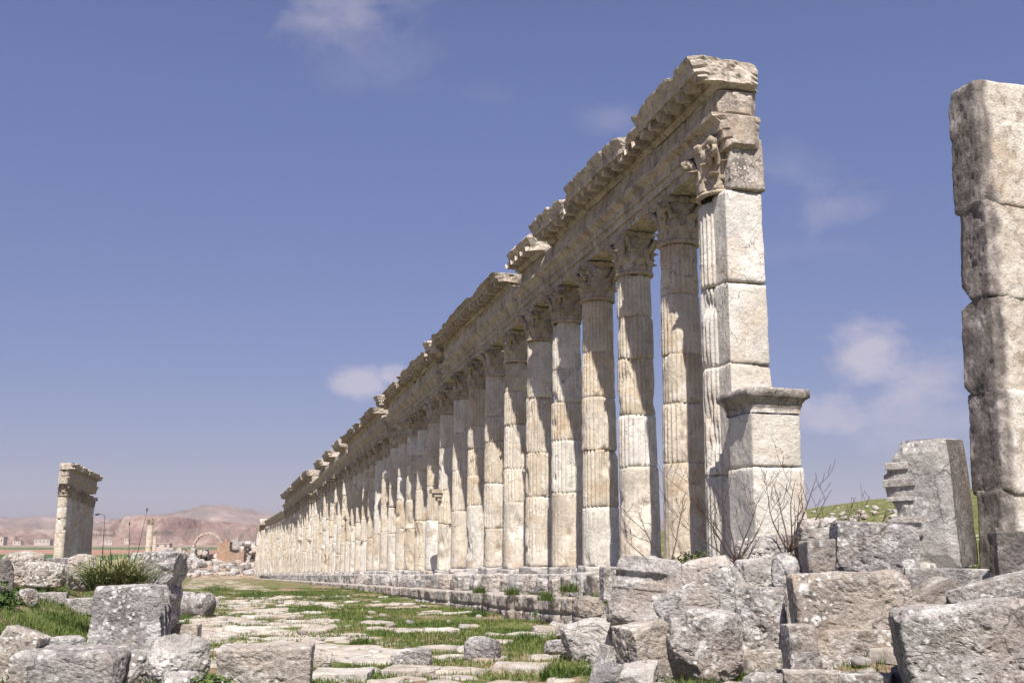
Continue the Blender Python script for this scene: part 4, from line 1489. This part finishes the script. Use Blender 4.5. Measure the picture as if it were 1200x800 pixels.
while len(rise) < 46:
    p, d = hit(random.uniform(950, 1052), random.uniform(593, 622))
    if 30 < d < 200:
        rise.append((p[0], p[1], random.uniform(0.15, 0.55)))
scatter('small_stone', 'pale stone lying on the green rise beyond the pile', 'stone', 'stones on the green rise', rise, None, SM)
scatter('small_stone', 'small stone wedged among the tumbled blocks of the right hand pile', 'stone', 'small stones in the right hand pile', pile, None, SM)
scatter('small_stone', 'small pale stone lying loose on the grassy street', 'stone', 'small stones on the street',
        [(random.uniform(0, 8.8), 12 + 45 * random.random() ** 1.3, random.uniform(0.05, 0.24)) for _ in range(72)], None, SM)
scatter('small_stone', 'small stone lying in the grass of the left bank', 'stone', 'small stones on the left bank',
        [(random.uniform(-13, -0.5), random.uniform(9, 42), random.uniform(0.1, 0.32)) for _ in range(36)], None, SM)
scatter('small_stone', 'small broken stone on the footing between column bases', 'stone', 'small stones on the column footing',
        [(random.uniform(9.3, 10.6), random.uniform(23.5, 75), random.uniform(0.12, 0.34)) for _ in range(30)], None, SM)

# -- paving slabs of the street
slab_mask = {}


def slab_mesh(seed):
    rs = np.random.RandomState(seed)
    m = 22
    a = np.arange(m) * 2 * math.pi / m
    k = rs.randint(5, 8)
    ca = np.sort(rs.uniform(0, 2 * math.pi, k) * 0.25 + np.arange(k) * 2 * math.pi / k)
    rad = np.full(m, 9.0)
    for c in ca:
        cosd = np.cos(a - c)
        rad = np.minimum(rad, np.where(cosd > 0.2, rs.uniform(0.38, 0.55) / np.maximum(cosd, 0.2), 9))
    rad = np.minimum(rad, 0.72)
    P = []
    for q, zz in ((1.02, -0.12), (1.0, 0.015), (0.95, 0.05), (0.7, 0.062), (0.35, 0.062), (0.05, 0.06)):
        P.append(np.stack([rad * q * np.cos(a), rad * q * np.sin(a), np.full(m, zz)], 1))
    P = np.concatenate(P)
    n = fbm(P * 3.5 + seed * 3.1, 3)
    P[:, :2] *= (1 + 0.08 * n)[:, None]
    P[:, 2] += fbm(P * 2.4 + seed, 3) * 0.04
    f = [tuple(x) for x in grid_faces(6, m, wrap_v=True)] + [tuple(range(5 * m, 6 * m))]
    return mesh_data('paving_slab', P, f, M['slab'])


SL = [slab_mesh(k) for k in range(14)]
random.seed(33)
slabs = []
s = 12.0
while s < 78:
    u = -1.2 + random.uniform(-0.4, 0.4)
    sz = random.uniform(0.38, 0.85)
    while u < 8.6:
        dens = 0.62 if u < 3.6 and s > 18 else 0.13
        if s < 17:
            dens = 0.2
        dens *= 1.0 if s < 45 else 0.75
        w = sz * random.uniform(0.75, 1.5)
        patch = float(fbm(np.array([[u * 0.35, s * 0.22, 3.3]]), 2)[0])
        if random.random() < dens + patch * 0.55:
            slabs.append((u + random.uniform(-0.15, 0.15), s + random.uniform(-0.15, 0.15), w * 1.05, sz * random.uniform(0.85, 1.15)))
        u += w * 1.03
    s += sz * random.uniform(0.9, 1.1) * (1.0 if s < 40 else 1.5)
random.shuffle(slabs)
slabs = sorted(slabs[:int(len(slabs) * 0.95)], key=lambda q: q[1])[:285]
for i, (u, s, w, l) in enumerate(slabs):
    o = link('paving_slab', SL[i % 14], None, (u, s, gz(u, s) + random.uniform(-0.035, 0.015)), (random.uniform(-0.04, 0.04), random.uniform(-0.04, 0.04), random.choice([0, 1.57, 3.14]) + random.uniform(-0.25, 0.25)))
    o.scale = (w, l, 1)
    tag(o, 'worn pale paving slab set level in the grass of the old street', 'paving slab', 'weathered paving slabs of the street')
    for x in np.arange(-w * 0.45, w * 0.45, 0.09):
        for y in np.arange(-l * 0.45, l * 0.45, 0.09):
            slab_mask[(int((u + x) / 0.1), int((s + y) / 0.1))] = 1

# ------------------------------------------------------------------ plants
def blades(P, H, Wd, tone, lean=0.5, seed=0, seg=2):
    """Grass blades as narrow bent strips; P is N x 3."""
    rs = np.random.RandomState(seed)
    n = len(P)
    a = rs.uniform(0, 2 * math.pi, n)
    ln = rs.uniform(0.1, 1, n) * lean
    side = np.stack([np.cos(a), np.sin(a), np.zeros(n)], 1)
    b = a + math.pi / 2 + rs.uniform(-0.6, 0.6, n)
    dirv = np.stack([np.cos(b), np.sin(b), np.zeros(n)], 1)
    vs = []
    for i in range(seg + 1):
        t = i / seg
        c = P + dirv * (H * ln * t ** 1.7)[:, None] + np.array([0, 0, 1.0]) * (H * t * (1 - 0.35 * ln * t))[:, None]
        if i < seg:
            ww = (Wd * (1 - 0.45 * t) / 2)[:, None]
            vs += [c - side * ww, c + side * ww]
        else:
            vs.append(c)
    k = len(vs)
    V = np.stack(vs, 1).reshape(-1, 3)
    base = np.arange(n)[:, None] * k
    tri = []
    for i in range(seg - 1):
        q = [2 * i, 2 * i + 1, 2 * i + 3, 2 * i, 2 * i + 3, 2 * i + 2]
        tri.append(base + np.array(q)[None])
    e = 2 * (seg - 1)
    tri.append(base + np.array([e, e + 1, e + 2])[None])
    F = np.concatenate([q.reshape(-1, 3) for q in tri])
    return V, F, np.repeat(tone, k)


def plant_object(name, V, F, T, mat):
    me = mesh_data(name, V, F, M[mat], False)
    at_ = me.attributes.new('tone', 'FLOAT', 'POINT')
    at_.data.foreach_set('value', np.asarray(T, np.float32))
    return link(name, me)


rs = np.random.RandomState(4)
# street turf
N = 330000
s_ = 5 + 66 * rs.rand(N) ** 1.6
u_ = rs.uniform(-3, 9.3, N)
lo = fbm(np.stack([u_ * 0.5, s_ * 0.5, np.zeros(N)], 1), 3)
dens = sstep(lo, -0.30, 0.10)
free = np.array([(int(a / 0.1), int(b / 0.1)) not in slab_mask for a, b in zip(u_, s_)])
keep = (rs.rand(N) < dens * np.where((u_ < 3.9) & (s_ > 18), 0.55, 1.0)) & free
us, ss = u_[keep], s_[keep]
hh = (0.035 + 0.07 * rs.rand(len(us)) + 0.06 * np.maximum(lo[keep], 0)) * np.where(rs.rand(len(us)) < 0.03, 2.0, 1.0)
tn = np.clip(0.45 + 0.5 * fbm(np.stack([us * 0.8, ss * 0.8, np.ones(len(us)) * 4], 1), 3) + rs.normal(0, 0.18, len(us)), 0, 1)
sets = [(us, ss, hh, 0.012 * (1 + ss / 60), tn)]
# left bank, taller and greener
N = 190000
s_ = 5 + 45 * rs.rand(N) ** 1.25
u_ = -0.3 - 17 * rs.rand(N) ** 1.2
lo = fbm(np.stack([u_ * 0.6, s_ * 0.6, np.ones(N) * 7], 1), 3)
keep = rs.rand(N) < sstep(lo, -0.45, 0.1) * (1 - 0.85 * sstep(-u_, 9, 17)) * sstep(s_, 4, 12) * (1 - 0.8 * sstep(s_, 34, 50))
us, ss = u_[keep], s_[keep]
hh = 0.07 + 0.10 * rs.rand(len(us)) + 0.08 * np.maximum(lo[keep], 0)
tn = np.clip(0.30 + 0.4 * fbm(np.stack([us * 0.8, ss * 0.8, np.ones(len(us)) * 9], 1), 3) + rs.normal(0, 0.14, len(us)), 0, 1)
sets.append((us, ss, hh, np.full(len(us), 0.014), tn))
# pile, ledge behind the kerb
N = 90000
u_ = rs.uniform(5.5, 18, N)
s_ = 5 + 19 * rs.rand(N)
lo = fbm(np.stack([u_ * 0.9, s_ * 0.9, np.ones(N) * 2], 1), 3)
keep = rs.rand(N) < sstep(lo, -0.1, 0.3) * np.where(u_ < 8, 1, 0.5)
us, ss = u_[keep], s_[keep]
sets.append((us, ss, 0.06 + 0.12 * rs.rand(len(us)), np.full(len(us), 0.012), np.clip(0.5 + rs.normal(0, 0.2, len(us)), 0, 1)))
parts = []
for us, ss, hh, ww, tn in sets:
    P = np.stack([us, ss, ground_full(us, ss) - 0.01], 1)
    parts.append(blades(P, hh, ww, tn, 0.7, 3))
o_ = 0
VV, FF, TT = [], [], []
for V, F, T in parts:
    VV.append(V)
    FF.append(F + o_)
    TT.append(T)
    o_ += len(V)
gr = plant_object('grass', np.concatenate(VV), np.concatenate(FF), np.concatenate(TT), 'grass')
gr['kind'] = 'stuff'


def tuft(u, s, rad, h, n, label, cat='plant', name='grass_tuft', mat='grass', width=0.014, tone=(0.35, 0.2), lean=0.9, z=None, group=None, seg=3):
    rs = np.random.RandomState(int(u * 100 + s * 37) % 99991)
    r = rad * np.sqrt(rs.rand(n)) * 0.8
    a = rs.uniform(0, 6.283, n)
    P = np.stack([r * np.cos(a), r * np.sin(a), np.zeros(n) - 0.02], 1)
    H = h * rs.uniform(0.45, 1.1, n) * (1 - 0.35 * (r / rad) ** 2)
    V, F, T = blades(P, H, np.full(n, width) * rs.uniform(0.7, 1.3, n), np.clip(rs.normal(tone[0], tone[1], n), 0, 1), lean, int(u * 10) % 1000, seg)
    o = plant_object(name, V, F, T, mat)
    o.location = (u, s, gz(u, s) if z is None else z)
    return tag(o, label, cat, group)


def leafy(u, s, rad, h, n, size, label, mat='leaf', z=None, tone=(0.45, 0.25), cat='plant', name='leafy_weed', group=None):
    rs = np.random.RandomState(int(u * 91 + s * 53) % 99991)
    d = rs.normal(size=(n, 3))
    d /= np.linalg.norm(d, axis=1, keepdims=True)
    d[:, 2] = np.abs(d[:, 2])
    bump = 0.75 + 0.5 * fbm(d * 2.2 + rs.uniform(0, 50), 3)
    r = rs.rand(n) ** 0.45 * bump
    P = d * r[:, None] * np.array([rad, rad, h])
    nn = d + rs.normal(0, 0.6, (n, 3)) + np.array([0, 0, 0.5])
    nn /= np.linalg.norm(nn, axis=1, keepdims=True)
    t1 = np.cross(nn, rs.normal(size=(n, 3)))
    t1 /= np.linalg.norm(t1, axis=1, keepdims=True)
    t2 = np.cross(nn, t1)
    sz = (size * rs.uniform(0.6, 1.3, n))[:, None]
    V = np.stack([P - t1 * sz, P + t2 * sz * 0.55 + nn * sz * 0.12, P + t1 * sz * 1.1 - nn * sz * 0.25, P - t2 * sz * 0.55 + nn * sz * 0.12], 1).reshape(-1, 3)
    F = (np.arange(n)[:, None] * 4 + np.arange(4)[None])
    T = np.repeat(np.clip(rs.normal(tone[0], tone[1], n), 0, 1), 4)
    o = plant_object(name, V, F, T, mat)
    o.location = (u, s, gz(u, s) if z is None else z)
    return tag(o, label, cat, group)


def gp(px, py):
    p, d = hit(px, py)
    return p[0], p[1]


p = at(135, 690, 21.5)
tuft(p[0], p[1], 0.66, 0.92, 900, 'big strap leaved plant spilling over the stones behind the fluted block', 'plant', 'strap_leaved_plant', 'strap', 0.032, (0.70, 0.25), 1.9, z=p[2], seg=5)
p = at(246, 800, 12.6)
leafy(p[0], p[1], 0.36, 0.40, 1000, 0.040, 'bright leafy weed between rounded boulder and broad square block')
u, s = gp(232, 775)
leafy(u, s, 0.30, 0.32, 380, 0.04, 'smaller leafy weed behind the bright one, next to the rounded boulder')
u, s = gp(4, 712)
leafy(u, s, 0.40, 0.55, 500, 0.045, 'dark green bush cut by the left edge of the view', tone=(0.2, 0.15))
u, s = gp(172, 752)
tuft(u, s, 0.28, 0.3, 260, 'grass tuft growing at the foot of the dark capital fragment')
for px, py, rad, h, lab in ((358, 716, 0.75, 0.34, 'dark grass clump in the street left of its middle'), (425, 756, 0.34, 0.26, 'grass clump in the street below its middle'), (618, 752, 0.34, 0.30, 'dark weed beneath the kerb wall'),
                            (652, 796, 0.28, 0.30, 'dark leafy weed at the bottom, in front of the long whitish rock'), (300, 700, 1.4, 0.5, 'long dark grass patch across the street farther back'), (255, 692, 1.2, 0.45, 'dark grass patch behind the lying drum'),
                            (390, 702, 0.9, 0.3, 'grass clump close to the street middle, farther back'), (860, 790, 0.5, 0.22, 'green weeds at the foot of the large rounded boulder'), (925, 772, 0.3, 0.2, 'weeds beside the narrow upright stone'),
                            (745, 798, 0.4, 0.22, 'weeds in front of the brown leaning block'), (800, 797, 0.35, 0.2, 'weeds between the brown leaning block and the rounded boulder'), (885, 796, 0.35, 0.2, 'weeds at the bottom, right of the rounded boulder'),
                            (690, 790, 0.35, 0.2, 'grass clump right of the dark leafy weed at the bottom'), (640, 722, 0.5, 0.28, 'grass clump hugging the kerb wall'), (605, 716, 0.5, 0.25, 'long grass against the kerb wall, left of the hugging clump'), (560, 722, 0.4, 0.28, 'weeds against the kerb wall, left of the others')):
    u, s = gp(px, py)
    tuft(u, s, rad, h, int(420 * max(1, rad)), lab, tone=(0.28, 0.2))
for px, py, d, rad, h, lab in ((815, 660, 18.3, 0.55, 0.36, 'low olive green shrub at the foot of the corner pier'), (768, 668, 19.0, 0.42, 0.26, 'low olive green shrub beside the first column'), (840, 662, 17.9, 0.34, 0.26, 'small olive shrub behind the sloping slab')):
    p = at(px, py, d)
    leafy(p[0], p[1], rad, h, 800, 0.032, lab, 'dryleaf', z=p[2] - 0.05, name='low_shrub')
for px, py, d, lab in ((640, 700, 29.5, 'grass tuft on the kerb wall beneath the fourth column'), (600, 694, 33.5, 'grass tuft on the ledge beneath the fifth column'), (700, 703, 25.2, 'dark grass tuft growing on the kerb wall near its end'), (668, 690, 27.5, 'grass tuft on the ledge under the third column'), (562, 692, 37, 'grass tuft on the ledge under the seventh column'),
                       (845, 686, 15.9, 'grass tuft in a crack of the sloping slab'), (728, 686, 20.6, 'green tuft beside the upright grey stone')):
    p = at(px, py, d)
    tuft(p[0], p[1], 0.30, 0.34, 240, lab, z=p[2] - 0.05, tone=(0.3, 0.2))


def bare_shrub(px, py, d, stems, label, seed):
    rnd = random.Random(seed)
    p = at(px, py, d)
    mb = MB()

    def branch(q, v, ln, r, lev):
        pts, rad = [tuple(q)], [r]
        n = 6
        for i in range(n):
            v = (v + Vector((rnd.uniform(-1, 1), rnd.uniform(-1, 1), rnd.uniform(-0.3, 0.9))) * 0.16).normalized()
            q = q + v * ln / n
            pts.append(tuple(q))
            rad.append(max(0.0035, r * (1 - 0.75 * (i + 1) / n)))
            if lev > 0 and i >= 1 and rnd.random() < 0.55:
                side = Vector((rnd.uniform(-1, 1), rnd.uniform(-0.6, 0.6), rnd.uniform(0.0, 0.7))).normalized()
                branch(q.copy(), (v * 0.55 + side * 0.8).normalized(), ln * rnd.uniform(0.3, 0.55), rad[-1] * 0.75, lev - 1)
        tube(mb, pts, rad, 5)
    for dx, dz, ln in stems:
        v = Vector(RT) * dx + Vector(FH) * rnd.uniform(-0.3, 0.3) + Vector((0, 0, dz))
        branch(Vector((rnd.uniform(-.04, .04), rnd.uniform(-.04, .04), -0.08)), v.normalized(), ln, 0.015, 2)
    o = mb.build('bare_shrub', M['twig'])
    o.location = p
    return tag(o, label, 'shrub')


bare_shrub(925, 640, 17.2, [(0.15, 1, 1.15), (0.5, 1, 1.25), (0.9, 0.8, 1.25), (-0.5, 1, 1.0), (-0.25, 1, 1.2), (1.2, 0.7, 1.0), (0.3, 1, 0.9)], 'bare leafless shrub rising right of the pedestal', 3)
bare_shrub(862, 656, 17.3, [(-0.9, 0.8, 1.5), (-0.5, 1, 1.3), (-0.2, 1, 1.2), (0.25, 1, 1.25), (-1.3, 0.7, 1.2), (0.6, 1, 0.9)], 'bare leafless shrub spreading left in front of the corner pier', 8)
bare_shrub(785, 662, 18.0, [(-0.6, 1, 1.1), (-0.9, 0.6, 0.9), (0.1, 1, 1.0)], 'thin leafless twigs in front of the first column', 12)
bare_shrub(1002, 628, 18.2, [(0.6, 0.8, 0.7), (1.0, 0.6, 0.6), (-0.3, 1, 0.5)], 'sparse leafless twigs on the green rise behind the pile', 15)

# ------------------------------------------------------------------ far end of the street and the plain
random.seed(90)
FR = [block_mesh('tumbled_stone', 1, 1, 0.9, ['warm', 'rubble', 'lichen', 'entab'][k % 4], 6, 950 + k, rnd=0.12, sph=0.15, cuts=5, cutmin=0.75, rough=0.8) for k in range(8)]
spots = []
while len(spots) < 190:
    px, py = random.uniform(186, 308), random.uniform(648, 676)
    p, d = hit(px, py)
    if d < 420 and d > 150:
        spots.append((p[0], p[1], random.uniform(0.4, 1.7)))
scatter('tumbled_stone', 'tumbled stone on the ruined terrace at the far end of the street', 'stone', 'tumbled stones at the far end of the street', spots, None, FR)


def far_heap(px0, px1, yb, yt, d, n, label, cat='stone', group=None):
    for i in range(n):
        px = random.uniform(px0, px1)
        mid = 1 - abs((px - px0) / (px1 - px0) * 2 - 1)
        py = yb - random.random() * (yb - yt) * (0.35 + 0.65 * mid)
        p = at(px, py, d + random.uniform(-3, 3))
        sz = random.uniform(0.7, 1.7)
        o = link('tumbled_stone', FR[random.randrange(8)], None, p, (random.random() * 3, random.random() * 3, random.random() * 6))
        o.scale = (sz, sz, sz)
        tag(o, label, cat, group)


far_heap(183, 228, 660, 639, 252, 46, 'stone in the grey heap left of the ruined arch', group='heap left of the ruined arch')
far_heap(226, 256, 660, 637, 258, 34, 'stone in the dark heap filling the ruined arch', group='heap inside the ruined arch')
far_heap(268, 306, 660, 632, 254, 55, 'stone in the heap between the ochre wall and the colonnade', group='heap right of the ochre wall')


def ruin_wall(px0, px1, yt, yb, d, thick, label, mat, seed, steps=9):
    """Ruined wall with a broken stepped top."""
    rnd = random.Random(seed)
    p0, p1 = at(px0, yb, d), at(px1, yb, d)
    w = float(np.linalg.norm((p1 - p0)[:2]))
    h = (yb - yt) * d / 1273.0
    v, f = rock_verts(w, thick, h + 1.0, 26, seed, rnd=0.03, cuts=0, rough=0.35)
    x = v[:, 0] / w + 0.5
    st = np.array([rnd.uniform(0.62, 1.0) for _ in range(steps + 1)])[np.clip((x * steps).astype(int), 0, steps)]
    v[:, 2] = np.where(v[:, 2] > 0, v[:, 2] * st, v[:, 2])
    o = link('ruined_wall', mesh_data('ruined_wall', v, f, M[mat], False))
    c = (p0 + p1) / 2
    o.location = (c[0], c[1], p0[2] + h / 2 - 0.5)
    o.rotation_euler = (0, 0, CAM_YAW)
    return tag(o, label, 'wall')


ruin_wall(255, 270, 632, 657, 250, 2.5, 'ochre masonry wall stump right of the ruined arch', 'ochre', 41, 5)
ruin_wall(269, 287, 645, 658, 249, 2.5, 'lower ochre wall stump, stepping down to the right', 'ochre', 42, 5)
ruin_wall(212, 229, 643, 658, 256, 2.0, 'low reddish wall left of the ruined arch', 'ochre', 43, 6)
ruin_wall(268, 300, 630, 656, 262, 3.0, 'grey ruined wall with broken top behind the ochre stumps', 'rubble', 44, 8)
ruin_wall(204, 232, 659, 673, 238, 2.0, 'brown terrace wall left of the gap at the end of the street', 'warm', 45, 6)
ruin_wall(259, 304, 658, 672, 238, 2.0, 'brown terrace wall right of the gap at the end of the street', 'warm', 46, 8)
# the ruined arch: a ring of voussoirs standing on two short piers
p0 = at(243, 656, 254)
ar = thing('ruined_arch', 'thin ruined stone arch standing alone at the far end of the street', 'arch', tuple(p0), CAM_YAW)
vr, nn = 3.1, 34
mb = MB()
for rr, yy in ((vr, -0.5), (vr + 0.42, -0.5), (vr + 0.42, 0.5), (vr, 0.5)):
    aa = np.linspace(0, math.pi, nn)
    w_ = np.array([0.10 * math.sin(i * 2.1) for i in range(nn)])
    mb.v.append(np.stack([(rr + w_) * np.cos(aa), np.full(nn, yy), 2.9 + (rr + w_) * np.sin(aa)], 1))
ff = []
for i in range(nn - 1):
    for k in range(4):
        k2 = (k + 1) % 4
        ff.append((k * nn + i, k * nn + i + 1, k2 * nn + i + 1, k2 * nn + i))
ff += [(0, nn, 2 * nn, 3 * nn), (nn - 1, 4 * nn - 1, 3 * nn - 1, 2 * nn - 1)]
mb.f = ff
mb.build('arch_ring', M['entab'], ar, False)
for sgn in (-1, 1):
    v, f = rock_verts(1.0, 1.2, 4.0, 10, 70 + sgn, rnd=0.06, rough=0.5)
    link('pier', mesh_data('pier', v + np.array([sgn * (vr + 0.28), 0, 0.9]), f, M['rubble']), ar)

# lone pair of columns beyond the short colonnade
for px, top, w, lab, k in ((173, 608, 1.0, 'lone far column with capital, left of a lower companion', 2), (179.5, 622, 0.62, 'thin lower companion of the lone far column', 5)):
    src, Hs = VAR[k]
    t = dup(src, lab, None)
    d = 235 if k == 2 else 232
    p = at(px, 662, d)
    t.location = p
    hh = (662 - top) * d / 1273.0
    t.scale = (w * 1.25, w * 1.25, hh / Hs)
    t.rotation_euler = (0, 0, 0.6)
    if 'group' in t:
        del t['group']


def pole(px, yt, yb, d, label, lean=0.0, lamp=False, name='pole', r=0.065):
    p = at(px, yb, d)
    h = (yb - yt) * d / 1273.0
    t = thing(name, label, 'street lamp' if lamp else 'pole', tuple(p), CAM_YAW)
    mb = MB()
    tube(mb, [(0, 0, -0.5), (lean * h * 0.5, 0, h * 0.5), (lean * h, 0, h)], [r, r * 0.9, r * 0.7], 8)
    mb.build('post', M['metal'], t)
    mb = MB()
    if lamp:
        tube(mb, [(0, 0, h - 0.05), (-0.15, 0, h + 0.25), (-0.55, 0, h + 0.42), (-0.95, 0, h + 0.40)], [r * 0.7, r * 0.6, r * 0.6, r * 0.5], 8)
        mb.build('arm', M['metal'], t)
        mb = MB()
        tube(mb, [(-0.85, 0, h + 0.42), (-1.15, 0, h + 0.40), (-1.5, 0, h + 0.34), (-1.6, 0, h + 0.32)], [0.08, 0.17, 0.15, 0.05], 8)
        mb.build('lamp_head', M['metal'], t)
    else:
        tube(mb, [(lean * h, 0, h - 0.02), (lean * h, 0, h + 0.3), (lean * h, 0, h + 0.75)], [r, r * 2.4, r * 1.6], 8)
        mb.build('pole_head', M['metal'], t)


pole(119.5, 606, 656, 170, 'curved street lamp just right of the short colonnade', 0, True, 'street_lamp')
pole(159, 600, 656, 215, 'thin leaning pole with knob on top, beyond the strap leaved plant', 0.17)
pole(151, 616, 656, 225, 'shorter thin pole left of the leaning one', -0.05, r=0.07)


def far_house(px0, px1, yt, yb, d, label, deep=1.0):
    p0, p1 = at(px0, yb, d), at(px1, yb, d)
    w = float(np.linalg.norm((p1 - p0)[:2]))
    h = (yb - yt) * d / 1273.0
    c = (p0 + p1) / 2
    t = thing('house', label, 'house', (c[0], c[1], p0[2]), CAM_YAW + random.uniform(-0.3, 0.3), 'houses on the far plain')
    dp = max(4.0, min(w * 0.6, 10))
    mb = MB()
    v, f = box_verts(-w / 2, w / 2, -dp / 2, dp / 2, -3, h)
    mb.add(v, f)
    mb.build('wall', M['plaster'], t, False)
    mb = MB()
    v, f = box_verts(-w / 2 - 0.25, w / 2 + 0.25, -dp / 2 - 0.25, dp / 2 + 0.25, h + 0.004, h + 0.4)
    mb.add(v, f)
    mb.build('roof', M['plaster'], t, False)
    nw = max(2, int(w / 4.5))
    for i in range(nw):
        x = -w / 2 + (i + 0.5) * w / nw
        mb = MB()
        v, f = box_verts(x - 0.6, x + 0.6, -dp / 2 - 0.02, -dp / 2 + 0.1, h * 0.35, h * 0.72)
        mb.add(v, f)
        mb.build('window', M['opening'], t, False)


random.seed(61)
for args in ((182, 200, 637, 642, 620, 'long white house right of the lone far column'), (42, 60, 632, 637, 1350, 'broad pale house on the plain, left of the short colonnade'), (124, 132, 633, 636.5, 1400, 'white house at the foot of the red cliff'),
             (16, 26, 634, 638, 1450, 'small pale house on the plain near the left edge'), (50, 58, 646, 648.5, 900, 'small pale shed amid the green fields'), (146, 152, 631, 635, 1500, 'small house at the foot of the red cliff, right of the white one'),
             (-12, 6, 629, 637, 1300, 'dark walled house cut by the left edge of the view')):
    far_house(*args)
